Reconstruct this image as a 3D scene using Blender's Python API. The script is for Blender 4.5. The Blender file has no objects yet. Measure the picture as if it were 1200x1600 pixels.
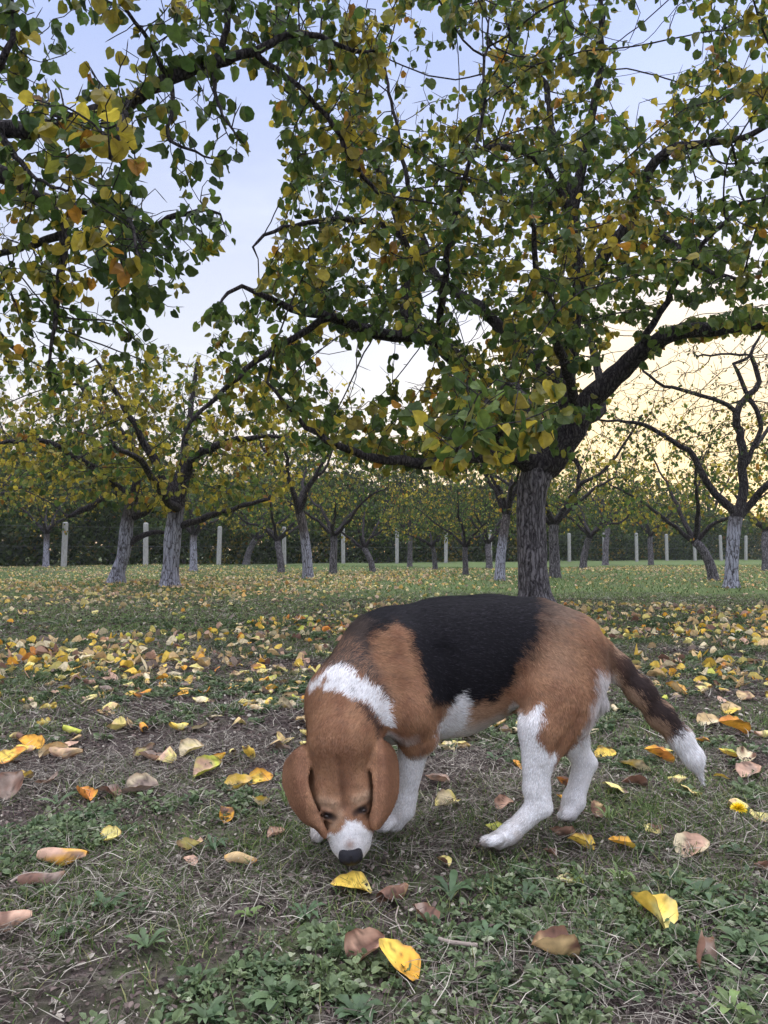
import bpy, math, random
import numpy as np
from mathutils import Vector

sc = bpy.context.scene
C = sc.collection
R = math.radians

# ---------------------------------------------------------------- camera
CAM_H = 0.49
FPX = 1156.0                 # focal length in photo pixels (1200 x 1600)
PITCH = math.atan(62 / FPX)
cam = bpy.data.cameras.new('camera')
cam.sensor_fit = 'VERTICAL'
cam.sensor_height = 36
cam.lens = 36 * FPX / 1600
cam.clip_start = 0.02
cam.clip_end = 2000
camo = bpy.data.objects.new('camera', cam)
C.objects.link(camo)
camo.location = (0, 0, CAM_H)
camo.rotation_euler = (math.pi / 2 + PITCH, 0, 0)
sc.camera = camo

# ---------------------------------------------------------------- light
SUN_AZ = R(21)               # to the right of straight ahead, clockwise from +Y
SUN_EL = R(5)
world = bpy.data.worlds.new('World')
sc.world = world
world.use_nodes = True
nt = world.node_tree
nt.nodes.clear()
N_ = nt.nodes.new
out = N_('ShaderNodeOutputWorld')
bg = N_('ShaderNodeBackground')
sky = N_('ShaderNodeTexSky')
sky.sky_type = 'NISHITA'
sky.sun_disc = False
sky.sun_elevation = SUN_EL
sky.sun_rotation = SUN_AZ
sky.altitude = 200
sky.air_density = 1.0
sky.dust_density = 1.6
sky.ozone_density = 2.2
tc = N_('ShaderNodeTexCoord')
# thin evening cloud veil: pale lavender, streaky, denser towards the horizon
mp = N_('ShaderNodeMapping')
mp.inputs['Scale'].default_value = (1.2, 1.2, 4.0)
mp.inputs['Location'].default_value = (0.37, 0.1, 0.0)
nz = N_('ShaderNodeTexNoise')
nz.inputs['Scale'].default_value = 2.2
nz.inputs['Detail'].default_value = 7
nz.inputs['Roughness'].default_value = 0.55
nt.links.new(tc.outputs['Generated'], mp.inputs['Vector'])
nt.links.new(mp.outputs['Vector'], nz.inputs['Vector'])
sep = N_('ShaderNodeSeparateXYZ')
nt.links.new(tc.outputs['Generated'], sep.inputs[0])
cr = N_('ShaderNodeMapRange')
cr.inputs['From Min'].default_value = 0.42
cr.inputs['From Max'].default_value = 0.75
cr.inputs['To Min'].default_value = 0.0
cr.inputs['To Max'].default_value = 0.40
nt.links.new(nz.outputs['Fac'], cr.inputs['Value'])
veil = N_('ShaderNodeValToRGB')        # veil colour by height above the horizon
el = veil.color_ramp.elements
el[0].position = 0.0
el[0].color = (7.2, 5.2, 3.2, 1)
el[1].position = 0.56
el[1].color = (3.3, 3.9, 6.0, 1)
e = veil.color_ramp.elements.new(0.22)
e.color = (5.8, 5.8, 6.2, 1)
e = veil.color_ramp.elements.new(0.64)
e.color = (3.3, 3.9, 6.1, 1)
e = veil.color_ramp.elements.new(0.80)   # overhead sky brightened out of view, added as fill light
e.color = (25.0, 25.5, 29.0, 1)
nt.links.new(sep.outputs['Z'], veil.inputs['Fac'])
amt = N_('ShaderNodeMapRange')          # base amount of veil
amt.inputs['From Min'].default_value = 0.0
amt.inputs['From Max'].default_value = 0.6
amt.inputs['To Min'].default_value = 0.62
amt.inputs['To Max'].default_value = 0.78
nt.links.new(sep.outputs['Z'], amt.inputs['Value'])
add = N_('ShaderNodeMath')
add.operation = 'ADD'
add.use_clamp = True
nt.links.new(cr.outputs[0], add.inputs[0])
nt.links.new(amt.outputs[0], add.inputs[1])
mix = N_('ShaderNodeMix')
mix.data_type = 'RGBA'
nt.links.new(add.outputs[0], mix.inputs[0])
nt.links.new(sky.outputs[0], mix.inputs[6])
nt.links.new(veil.outputs[0], mix.inputs[7])
# added fill light: the unseen sky behind the camera is set to an even brighter tone
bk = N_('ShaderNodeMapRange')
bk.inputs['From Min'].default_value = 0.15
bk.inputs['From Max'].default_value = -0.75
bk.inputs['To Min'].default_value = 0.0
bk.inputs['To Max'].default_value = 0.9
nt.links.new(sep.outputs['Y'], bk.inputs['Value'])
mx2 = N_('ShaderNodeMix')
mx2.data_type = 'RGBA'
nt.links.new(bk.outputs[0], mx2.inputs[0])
# warm glow round the place where the sun has sunk behind the trees
dp = N_('ShaderNodeVectorMath')
dp.operation = 'DOT_PRODUCT'
nt.links.new(tc.outputs['Generated'], dp.inputs[0])
dp.inputs[1].default_value = (math.sin(SUN_AZ), math.cos(SUN_AZ), 0.02)
gm = N_('ShaderNodeMapRange')
gm.interpolation_type = 'SMOOTHSTEP'
gm.inputs['To Max'].default_value = 0.85
gm.inputs['From Min'].default_value = 0.925
gm.inputs['From Max'].default_value = 1.0
nt.links.new(dp.outputs['Value'], gm.inputs['Value'])
gl_ = N_('ShaderNodeMix')
gl_.data_type = 'RGBA'
nt.links.new(gm.outputs[0], gl_.inputs[0])
nt.links.new(mix.outputs[2], gl_.inputs[6])
gl_.inputs[7].default_value = (8.2, 6.3, 3.3, 1)
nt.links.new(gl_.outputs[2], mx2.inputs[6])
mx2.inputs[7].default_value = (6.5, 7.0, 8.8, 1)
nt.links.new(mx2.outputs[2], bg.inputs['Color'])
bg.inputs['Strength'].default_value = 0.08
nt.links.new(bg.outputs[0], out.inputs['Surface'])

sun = bpy.data.lights.new('sun', 'SUN')
sun.energy = 0.9
sun.angle = R(12)
sun.color = (1.0, 0.78, 0.52)
suno = bpy.data.objects.new('sun', sun)
C.objects.link(suno)
suno.location = (8, 20, 9)
sd = Vector((math.sin(SUN_AZ) * math.cos(SUN_EL), math.cos(SUN_AZ) * math.cos(SUN_EL), math.sin(SUN_EL)))
suno.rotation_euler = sd.to_track_quat('Z', 'Y').to_euler()

sc.view_settings.view_transform = 'Standard'
sc.view_settings.look = 'None'
sc.view_settings.gamma = 1
sc.view_settings.exposure = 1.32
sc.cycles.use_denoising = True
sc.cycles.max_bounces = 6
sc.cycles.diffuse_bounces = 3
sc.cycles.glossy_bounces = 2
sc.cycles.transmission_bounces = 3
sc.cycles.transparent_max_bounces = 8

# ---------------------------------------------------------------- helpers
def P(px, py, Y):
    """point seen at photo pixel px, py at distance Y in front of the camera"""
    x = (px - 600) / FPX
    y = (800 - py) / FPX
    fy = math.cos(PITCH) - math.sin(PITCH) * y
    fz = math.sin(PITCH) + math.cos(PITCH) * y
    return np.array((x * Y / fy, Y, CAM_H + fz * Y / fy))

def to_px(V):
    """photo pixel of world points (n,3)"""
    V = np.asarray(V, float)
    c, s = math.cos(PITCH), math.sin(PITCH)
    z = V[:, 2] - CAM_H
    f = V[:, 1] * c + z * s
    u = -V[:, 1] * s + z * c
    return 600 + FPX * V[:, 0] / f, 800 - FPX * u / f

def ground_z(x, y):
    x = np.asarray(x, float)
    y = np.asarray(y, float)
    z = 0.006 * np.sin(3.1 * x + 1.3 * y) + 0.005 * np.sin(5.7 * y - 2.2 * x + 1.0) + 0.012 * np.sin(0.8 * x + 0.5 * y + 2)
    far = np.clip((y - 3) / 12, 0, 1)
    z = z + far * 0.05 * np.sin(0.33 * x - 0.4 * y + 0.7)
    z = z * np.clip((np.hypot(x - 0.1, y - 1.25) - 0.1) / 0.6, 0.15, 1)
    for mx, my, mr, mh in MOUNDS:
        z = z + mh * np.exp(-((x - mx) ** 2 + (y - my) ** 2) / mr ** 2)
    return z

MOUNDS = []

def mesh(name, V, F, mat=None, parent=None, col=None, smooth=False, mats=None, midx=None):
    """one mesh object from numpy arrays; F is (n,3)/(n,4) or a list of such arrays"""
    V = np.ascontiguousarray(V, dtype=np.float32)
    Fs = [np.asarray(f, dtype=np.int32) for f in (F if isinstance(F, list) else [F]) if len(f)]
    me = bpy.data.meshes.new(name)
    me.vertices.add(len(V))
    me.vertices.foreach_set('co', V.ravel())
    loops = np.concatenate([f.ravel() for f in Fs])
    sizes = np.concatenate([np.full(len(f), f.shape[1], np.int32) for f in Fs])
    starts = np.concatenate([[0], np.cumsum(sizes)[:-1]]).astype(np.int32)
    me.loops.add(len(loops))
    me.loops.foreach_set('vertex_index', loops)
    me.polygons.add(len(sizes))
    me.polygons.foreach_set('loop_start', starts)
    me.polygons.foreach_set('use_smooth', np.full(len(sizes), smooth, dtype=bool))
    if col is not None:
        c4 = np.ones((len(V), 4), np.float32)
        c4[:, :3] = col
        a = me.color_attributes.new('tint', 'FLOAT_COLOR', 'POINT')
        a.data.foreach_set('color', c4.ravel())
    for m in (mats or ([mat] if mat else [])):
        me.materials.append(m)
    if midx is not None:
        me.polygons.foreach_set('material_index', np.asarray(midx, np.int32))
    me.update(calc_edges=True)
    o = bpy.data.objects.new(name, me)
    C.objects.link(o)
    if parent is not None:
        o.parent = parent
    return o

def tag(o, label=None, cat=None, group=None, kind=None):
    if label:
        o['label'] = label
    if cat:
        o['category'] = cat
    if group:
        o['group'] = group
    if kind:
        o['kind'] = kind
    return o

def empty(name, loc=(0, 0, 0)):
    o = bpy.data.objects.new(name, None)
    o.empty_display_size = 0.1
    C.objects.link(o)
    o.location = loc
    return o

def norm(v):
    v = np.asarray(v, float)
    return v / np.maximum(np.linalg.norm(v, axis=-1, keepdims=True), 1e-12)

def new_mat(name):
    m = bpy.data.materials.new(name)
    m.use_nodes = True
    n = m.node_tree
    return m, n, n.nodes['Principled BSDF']

def tint_mat(name, rough=0.7, spec=0.3, transl=0.0, noise=0.0, nscale=60, sheen=0.0):
    """colour from the 'tint' attribute, some noise, optional translucency"""
    m, n, b = new_mat(name)
    at = n.nodes.new('ShaderNodeAttribute')
    at.attribute_name = 'tint'
    src = at.outputs['Color']
    if noise:
        tx = n.nodes.new('ShaderNodeTexCoord')
        nn = n.nodes.new('ShaderNodeTexNoise')
        nn.inputs['Scale'].default_value = nscale
        nn.inputs['Detail'].default_value = 4
        n.links.new(tx.outputs['Object'], nn.inputs['Vector'])
        mr = n.nodes.new('ShaderNodeMapRange')
        mr.inputs['From Min'].default_value = 0.3
        mr.inputs['From Max'].default_value = 0.7
        mr.inputs['To Min'].default_value = 1 - noise
        mr.inputs['To Max'].default_value = 1 + noise
        n.links.new(nn.outputs['Fac'], mr.inputs['Value'])
        mu = n.nodes.new('ShaderNodeVectorMath')
        mu.operation = 'SCALE'
        n.links.new(src, mu.inputs[0])
        n.links.new(mr.outputs[0], mu.inputs['Scale'])
        src = mu.outputs[0]
    n.links.new(src, b.inputs['Base Color'])
    b.inputs['Roughness'].default_value = rough
    b.inputs['Specular IOR Level'].default_value = spec
    if sheen:
        b.inputs['Sheen Weight'].default_value = sheen
    if transl:
        t = n.nodes.new('ShaderNodeBsdfTranslucent')
        n.links.new(src, t.inputs['Color'])
        ms = n.nodes.new('ShaderNodeMixShader')
        ms.inputs[0].default_value = transl
        n.links.new(b.outputs[0], ms.inputs[1])
        n.links.new(t.outputs[0], ms.inputs[2])
        n.links.new(ms.outputs[0], n.nodes['Material Output'].inputs['Surface'])
    return m

def tube(path, rad, sides=8, cap=True, squash=None):
    """vertices and quads of a tapered tube along a polyline"""
    path = np.asarray(path, float)
    n = len(path)
    rad = np.broadcast_to(np.asarray(rad, float), (n,))
    T = np.gradient(path, axis=0) if n > 2 else np.repeat((path[1] - path[0])[None], n, 0)
    T = norm(T)
    up = np.array((0, 0, 1.0)) if abs(T[0][2]) < 0.9 else np.array((1.0, 0, 0))
    u = norm(np.cross(T[0], up))
    Vs = []
    ang = np.linspace(0, 2 * math.pi, sides, endpoint=False)
    for i in range(n):
        u = norm(u - np.dot(u, T[i]) * T[i])
        w = np.cross(T[i], u)
        Vs.append(path[i] + rad[i] * (np.cos(ang)[:, None] * u + np.sin(ang)[:, None] * w))
    V = np.concatenate(Vs)
    i = np.arange(n - 1)[:, None] * sides
    j = np.arange(sides)[None]
    k = (j + 1) % sides
    F = np.stack([i + j, i + k, i + sides + k, i + sides + j], -1).reshape(-1, 4)
    return V, F

def merge(parts):
    """join [(V, F), ...] with equal face size"""
    Vs, Fs, o = [], [], 0
    for V, F in parts:
        Vs.append(V)
        Fs.append(F + o)
        o += len(V)
    return np.concatenate(Vs), np.concatenate(Fs)

def fbm(p, seed=0, octaves=3, freq=1.0):
    """cheap smooth noise, roughly -1..1, at points (n,3)"""
    rr = np.random.RandomState(seed)
    v = np.zeros(len(p))
    a = 1.0
    for o in range(octaves):
        for _ in range(4):
            d = norm(rr.normal(size=3)) * freq * rr.uniform(0.7, 1.4)
            v += a * 0.4 * np.sin(p @ d * 2 * math.pi + rr.uniform(0, 6.28))
        a *= 0.5
        freq *= 2.1
    return v
# ================================================================ ground
MOUNDS += [(-3.04, 10.7, 0.55, 0.05), (-2.72, 9.4, 0.6, 0.05), (1.28, 6.3, 0.5, 0.04), (4.6, 9.8, 0.6, 0.05), (-1.25, 12.3, 0.5, 0.04)]

def green_at(x, y):
    """how green the turf is, 0..1 (patches and strips between the tree rows)"""
    x = np.asarray(x, float)
    y = np.asarray(y, float)
    p = np.stack([x, y, np.zeros_like(x)], -1)
    n = fbm(p, 21, 3, 0.55) * 0.32 + fbm(p, 22, 3, 2.2) * 0.26
    g = np.clip((y - 2.0) / 3.0, 0.20, 0.85)
    g = g + 0.35 * np.exp(-((y - 6.2 + 0.35 * x) / 1.5) ** 2) + 0.25 * (y > 6.6) * (x > 0.3)
    return np.clip(g + n, 0, 1)

def build_ground():
    rr = np.concatenate([np.linspace(0.25, 1.0, 24), np.geomspace(1.03, 700, 190)])
    na = 420
    th = np.linspace(0, 2 * math.pi, na, endpoint=False)
    X = rr[:, None] * np.cos(th)
    Y = rr[:, None] * np.sin(th)
    V = np.stack([X, Y, ground_z(X, Y)], -1).reshape(-1, 3)
    near = V[:, 1] < 12
    V[:, 2] += (fbm(V, 31, 4, 3.5) * 0.0022 - 0.001) * near
    g = green_at(V[:, 0], V[:, 1])
    far = np.hypot(V[:, 0], V[:, 1])
    i = np.arange(len(rr) - 1)[:, None] * na
    j = np.arange(na)[None]
    k = (j + 1) % na
    F = np.stack([i + j, i + na + j, i + na + k, i + k], -1).reshape(-1, 4)
    # close the middle
    V = np.concatenate([V, [[0, 0, float(ground_z(0, 0))]]])
    g = np.append(g, 0.2)
    fan = np.stack([np.full(na, len(V) - 1), np.arange(na), (np.arange(na) + 1) % na], -1)
    m, n, b = new_mat('orchard_soil')
    L = n.links.new
    tcn = n.nodes.new('ShaderNodeTexCoord')
    at = n.nodes.new('ShaderNodeAttribute')
    at.attribute_name = 'tint'
    def noise(s, d=6, r=0.6):
        q = n.nodes.new('ShaderNodeTexNoise')
        q.inputs['Scale'].default_value = s
        q.inputs['Detail'].default_value = d
        q.inputs['Roughness'].default_value = r
        L(tcn.outputs['Object'], q.inputs['Vector'])
        return q.outputs['Fac']
    def ramp(src, stops):
        q = n.nodes.new('ShaderNodeValToRGB')
        e_ = q.color_ramp.elements
        e_[0].position, e_[0].color = stops[0][0], (*stops[0][1], 1)
        e_[1].position, e_[1].color = stops[-1][0], (*stops[-1][1], 1)
        for s in stops[1:-1]:
            z = e_.new(s[0])
            z.color = (*s[1], 1)
        L(src, q.inputs[0])
        return q.outputs[0]
    def mixn(f_, a, c_):
        q = n.nodes.new('ShaderNodeMix')
        q.data_type = 'RGBA'
        L(f_, q.inputs[0])
        L(a, q.inputs[6])
        L(c_, q.inputs[7])
        return q.outputs[2]
    soil = ramp(noise(38, 8, 0.7), [(0.34, (0.024, 0.018, 0.017)), (0.50, (0.070, 0.052, 0.047)), (0.64, (0.15, 0.12, 0.105)), (0.74, (0.26, 0.225, 0.19))])
    grn = ramp(noise(55, 8, 0.7), [(0.3, (0.036, 0.052, 0.018)), (0.5, (0.090, 0.130, 0.042)), (0.7, (0.18, 0.22, 0.09))])
    mth = n.nodes.new('ShaderNodeMath')
    mth.operation = 'ADD'
    L(at.outputs['Fac'], mth.inputs[0])
    mr = n.nodes.new('ShaderNodeMapRange')
    mr.inputs['From Min'].default_value = 0.3
    mr.inputs['From Max'].default_value = 0.7
    mr.inputs['To Min'].default_value = -0.35
    mr.inputs['To Max'].default_value = 0.35
    L(noise(14, 5), mr.inputs['Value'])
    L(mr.outputs[0], mth.inputs[1])
    mth.use_clamp = True
    L(mixn(mth.outputs[0], soil, grn), b.inputs['Base Color'])
    b.inputs['Roughness'].default_value = 0.95
    b.inputs['Specular IOR Level'].default_value = 0.1
    bp = n.nodes.new('ShaderNodeBump')
    bp.inputs['Strength'].default_value = 0.9
    bp.inputs['Distance'].default_value = 0.012
    L(noise(60, 8, 0.7), bp.inputs['Height'])
    L(bp.outputs[0], b.inputs['Normal'])
    o = mesh('ground', V, [F, fan], m, col=np.repeat(g[:, None], 3, 1), smooth=True)
    tag(o, kind='structure')

build_ground()
# ================================================================ trees
def bark_mat(name, dark, light, wash=0.0, stretch=0.16, scale=26):
    """fissured bark, optionally with worn blue-white lime wash low on the trunk"""
    m, n, b = new_mat(name)
    L = n.links.new
    tcn = n.nodes.new('ShaderNodeTexCoord')
    mp_ = n.nodes.new('ShaderNodeMapping')
    mp_.inputs['Scale'].default_value = (1, 1, stretch)
    L(tcn.outputs['Object'], mp_.inputs['Vector'])
    wn = n.nodes.new('ShaderNodeTexNoise')
    wn.inputs['Scale'].default_value = 9
    wn.inputs['Detail'].default_value = 3
    L(tcn.outputs['Object'], wn.inputs['Vector'])
    ad = n.nodes.new('ShaderNodeMix')
    ad.data_type = 'RGBA'
    ad.blend_type = 'ADD'
    ad.inputs[0].default_value = 0.07
    L(mp_.outputs[0], ad.inputs[6])
    L(wn.outputs['Color'], ad.inputs[7])
    vo = n.nodes.new('ShaderNodeTexVoronoi')
    vo.feature = 'DISTANCE_TO_EDGE'
    vo.inputs['Scale'].default_value = scale
    L(ad.outputs[2], vo.inputs['Vector'])
    nz_ = n.nodes.new('ShaderNodeTexNoise')
    nz_.inputs['Scale'].default_value = 70
    nz_.inputs['Detail'].default_value = 8
    nz_.inputs['Roughness'].default_value = 0.7
    L(mp_.outputs[0], nz_.inputs['Vector'])
    mu = n.nodes.new('ShaderNodeMath')
    mu.operation = 'MULTIPLY_ADD'
    L(vo.outputs['Distance'], mu.inputs[0])
    mu.inputs[1].default_value = 1.4
    L(nz_.outputs['Fac'], mu.inputs[2])
    cr_ = n.nodes.new('ShaderNodeValToRGB')
    cr_.color_ramp.elements[0].position = 0.42
    cr_.color_ramp.elements[0].color = (*dark, 1)
    cr_.color_ramp.elements[1].position = 0.95
    cr_.color_ramp.elements[1].color = (*light, 1)
    L(mu.outputs[0], cr_.inputs[0])
    src = cr_.outputs[0]
    if wash:
        sp = n.nodes.new('ShaderNodeSeparateXYZ')
        L(tcn.outputs['Object'], sp.inputs[0])
        mr = n.nodes.new('ShaderNodeMapRange')
        mr.inputs['From Min'].default_value = 0.98
        mr.inputs['From Max'].default_value = 0.72
        L(sp.outputs['Z'], mr.inputs['Value'])
        m2 = n.nodes.new('ShaderNodeMapRange')
        m2.inputs['From Min'].default_value = 0.45
        m2.inputs['From Max'].default_value = 0.75
        m2.inputs['To Min'].default_value = 0
        m2.inputs['To Max'].default_value = wash
        L(mu.outputs[0], m2.inputs['Value'])
        mm = n.nodes.new('ShaderNodeMath')
        mm.operation = 'MULTIPLY'
        L(mr.outputs[0], mm.inputs[0])
        L(m2.outputs[0], mm.inputs[1])
        mx = n.nodes.new('ShaderNodeMix')
        mx.data_type = 'RGBA'
        L(mm.outputs[0], mx.inputs[0])
        L(src, mx.inputs[6])
        mx.inputs[7].default_value = (0.50, 0.51, 0.60, 1)
        src = mx.outputs[2]
    L(src, b.inputs['Base Color'])
    b.inputs['Roughness'].default_value = 0.95
    b.inputs['Specular IOR Level'].default_value = 0.15
    bp = n.nodes.new('ShaderNodeBump')
    bp.inputs['Strength'].default_value = 1.0
    bp.inputs['Distance'].default_value = 0.02
    L(mu.outputs[0], bp.inputs['Height'])
    L(bp.outputs[0], b.inputs['Normal'])
    return m

BARK = bark_mat('apricot_bark', (0.016, 0.013, 0.014), (0.24, 0.22, 0.225), stretch=0.10, scale=34)
BARKW = bark_mat('limewashed_bark', (0.030, 0.024, 0.024), (0.19, 0.165, 0.16), wash=0.62)
BARKD = bark_mat('dark_branch_bark', (0.012, 0.010, 0.011), (0.085, 0.074, 0.072), stretch=0.3, scale=40)
LEAFM = tint_mat('apricot_leaf', 0.5, 0.35, transl=0.55, noise=0.25, nscale=40)

# leaf outline: base, right side, tip, left side, middle
LO = np.array([(0, .05), (.26, -.05), (.50, .18), (.52, .48), (.33, .78), (0, 1.0), (-.33, .78), (-.52, .48), (-.50, .18), (-.26, -.05), (0, .45)])
LF = np.array([(10, i, (i + 1) % 10) for i in range(10)])
LO2 = np.array([(0, 0), (.47, .22), (.38, .72), (0, 1.0), (-.38, .72), (-.47, .22)])
LF2 = np.array([(0, 1, 2), (0, 2, 3), (0, 3, 4), (0, 4, 5)])

def leaf_cloud(pos, d, nrm, size, tint, rnd, low=False, width=0.92, crisp=0.0):
    """leaves at pos (n,3) hanging along d with upper side nrm; returns V, F, colours"""
    O_, F_ = (LO2, LF2) if low else (LO, LF)
    n = len(pos)
    d = norm(d)
    nrm = norm(nrm - (nrm * d).sum(1, keepdims=True) * d)
    w = np.cross(d, nrm)
    x = O_[:, 0][None] * np.ones((n, 1))
    y = O_[:, 1][None] * np.ones((n, 1))
    fold = rnd.uniform(-0.1 - crisp, 0.75 + crisp, (n, 1))
    droop = rnd.uniform(-0.2, 0.55, (n, 1))
    tw = rnd.normal(size=(n, 1)) * (0.35 + crisp)
    z = fold * np.abs(x) - droop * y ** 2 * 0.6 + tw * x * y + 0.06 * np.sin(9 * y + 5 * x + rnd.uniform(0, 6, (n, 1))) * (np.abs(x) > .1)
    x = x * width * (1 - 0.25 * np.abs(fold))
    s = size[:, None, None]
    V = pos[:, None] + s * (x[..., None] * w[:, None] + y[..., None] * d[:, None] + z[..., None] * nrm[:, None])
    m = len(O_)
    F = (np.arange(n) * m)[:, None, None] + F_[None]
    ct = tint[:, None, :] * (1 + 0.12 * (np.abs(O_[:, 0])[None, :, None] > 0.3))
    return V.reshape(-1, 3), F.reshape(-1, 3), ct.reshape(-1, 3)

def resample(pts, step):
    """polyline of (x,y,z,r) resampled smoothly at a step"""
    pts = np.asarray(pts, float)
    m = len(pts)
    t = []
    for i in range(m - 1):
        k = max(1, int(round(np.linalg.norm(pts[i + 1, :3] - pts[i, :3]) / step)))
        t += list(i + np.arange(k) / k)
    t = np.array(t + [m - 1.0])
    i = np.clip(t.astype(int), 0, m - 2)
    u = (t - i)[:, None]
    p0, p1, p2, p3 = pts[np.clip(i - 1, 0, m - 1)], pts[i], pts[i + 1], pts[np.clip(i + 2, 0, m - 1)]
    q = 0.5 * (2 * p1 + (p2 - p0) * u + (2 * p0 - 5 * p1 + 4 * p2 - p3) * u ** 2 + (3 * p1 - p0 - 3 * p2 + p3) * u ** 3)
    q[:, 3] = (p1 + (p2 - p1) * u)[:, 3]
    return q

def grow(limbs, attr, step=0.1, kill=0.13, infl=1.2, rnd=None, iters=90, wiggle=0.25, tip_r=0.0022, expo=2.3):
    """space colonisation from traced limbs; returns positions, parents, radii, traced flags"""
    pos, par, rad = [], [], []
    for L in limbs:
        q = resample(L, step)
        if pos:
            dd = np.linalg.norm(np.array(pos) - q[0, :3], axis=1)
            pa = int(dd.argmin())
            start = 1
        else:
            pa, start = -1, 0
        if start:
            q = q[1:]
        for row in q:
            jit = rnd.normal(size=3) * step * 0.08
            pos.append(row[:3] + jit)
            par.append(pa)
            rad.append(row[3])
            pa = len(pos) - 1
    nfix = len(pos)
    cap_ = nfix + 40000
    Pn = np.zeros((cap_, 3), np.float32)
    Pn[:nfix] = np.array(pos)
    parent = np.full(cap_, -1, np.int32)
    parent[:nfix] = par
    fixr = np.zeros(cap_)
    fixr[:nfix] = rad
    n = nfix
    A = np.asarray(attr, np.float32)
    best = np.full(len(A), 1e9, np.float32)
    bi = np.zeros(len(A), np.int32)
    def upd(a, b):
        nonlocal best, bi
        for s in range(a, b, 400):
            e_ = min(b, s + 400)
            d2 = (A ** 2).sum(1)[:, None] + (Pn[s:e_] ** 2).sum(1)[None] - 2 * A @ Pn[s:e_].T
            k = d2.argmin(1)
            v = d2[np.arange(len(A)), k]
            m = v < best
            best[m] = v[m]
            bi[m] = k[m] + s
    upd(0, n)
    for _ in range(iters):
        keep = best > kill ** 2
        A, best, bi = A[keep], best[keep], bi[keep]
        if not len(A):
            break
        act = best < infl ** 2
        if not act.any():
            infl *= 1.5
            continue
        dirs = norm(A[act] - Pn[bi[act]])
        sx = np.zeros((n, 3))
        for c in range(3):
            sx[:, c] = np.bincount(bi[act], dirs[:, c], n)
        src = np.unique(bi[act])
        dn = norm(sx[src] + rnd.normal(size=(len(src), 3)) * wiggle)
        new = Pn[src] + dn * step
        if n + len(new) > cap_:
            break
        Pn[n:n + len(new)] = new
        parent[n:n + len(new)] = src
        upd(n, n + len(new))
        n += len(new)
    Pn, parent, fixr = Pn[:n].astype(float), parent[:n], fixr[:n]
    # prune chains that are stuck on the same spot
    r = np.zeros(n)
    acc = np.full(n, 0.0)
    for i in range(n - 1, -1, -1):
        a = acc[i] if acc[i] > 0 else tip_r ** expo
        r[i] = a ** (1 / expo)
        if parent[i] >= 0:
            acc[parent[i]] += a
    grown = np.arange(n) >= nfix
    r[~grown] = fixr[~grown]
    for i in range(nfix, n):
        r[i] = min(r[i], r[parent[i]] * 0.75 if not grown[parent[i]] else r[parent[i]])
    return Pn, parent, r, grown

def branch_mesh(Pn, parent, r, sides_of=lambda r: 5 if r < 0.012 else 9, skip=None):
    n = len(Pn)
    kids = [[] for _ in range(n)]
    for i, p in enumerate(parent):
        if p >= 0:
            kids[p].append(i)
    done = np.zeros(n, bool)
    parts = []
    starts = [0] + [i for i in range(n) if parent[i] >= 0 and max(kids[parent[i]], key=lambda k: r[k]) != i]
    for s in starts:
        chain = [s]
        while kids[chain[-1]]:
            chain.append(max(kids[chain[-1]], key=lambda k: r[k]))
        path = [Pn[c] for c in chain]
        rr = [r[c] for c in chain]
        if parent[s] >= 0:
            path = [Pn[parent[s]]] + path
            rr = [min(r[parent[s]], rr[0] * 1.15)] + rr
        if len(path) < 2:
            continue
        path.append(path[-1] + (path[-1] - path[-2]) * 0.5)
        rr.append(rr[-1] * 0.25)
        parts.append(tube(path, rr, sides_of(rr[0])))
    return merge(parts)

def gap_filter(pts, gaps, rnd, keep=0.06):
    """thin out crown points in the openings of the crown"""
    px, py = to_px(pts)
    ok = np.ones(len(pts), bool)
    for g, kp in gaps:
        g = np.array(g, float)
        ins = np.zeros(len(px), bool)
        for a, b in zip(g, np.roll(g, -1, 0)):
            c = (a[1] > py) != (b[1] > py)
            with np.errstate(divide='ignore', invalid='ignore'):
                xx = (b[0] - a[0]) * (py - a[1]) / (b[1] - a[1]) + a[0]
            ins ^= c & (px < xx)
        ok &= ~(ins & (rnd.rand(len(px)) > kp))
    return ok

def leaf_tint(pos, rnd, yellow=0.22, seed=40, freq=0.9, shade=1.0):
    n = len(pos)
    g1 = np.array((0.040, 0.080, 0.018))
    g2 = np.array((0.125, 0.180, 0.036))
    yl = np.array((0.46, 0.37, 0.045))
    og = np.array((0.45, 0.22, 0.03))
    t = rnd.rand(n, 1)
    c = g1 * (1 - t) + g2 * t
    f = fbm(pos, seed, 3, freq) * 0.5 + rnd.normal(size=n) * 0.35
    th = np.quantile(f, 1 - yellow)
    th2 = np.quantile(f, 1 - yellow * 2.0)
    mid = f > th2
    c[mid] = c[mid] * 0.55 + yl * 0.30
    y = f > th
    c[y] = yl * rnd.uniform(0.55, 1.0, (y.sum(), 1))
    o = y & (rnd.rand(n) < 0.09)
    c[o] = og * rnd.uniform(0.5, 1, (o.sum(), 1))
    return c * rnd.uniform(0.55, 1.3, (n, 1)) * shade

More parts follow.
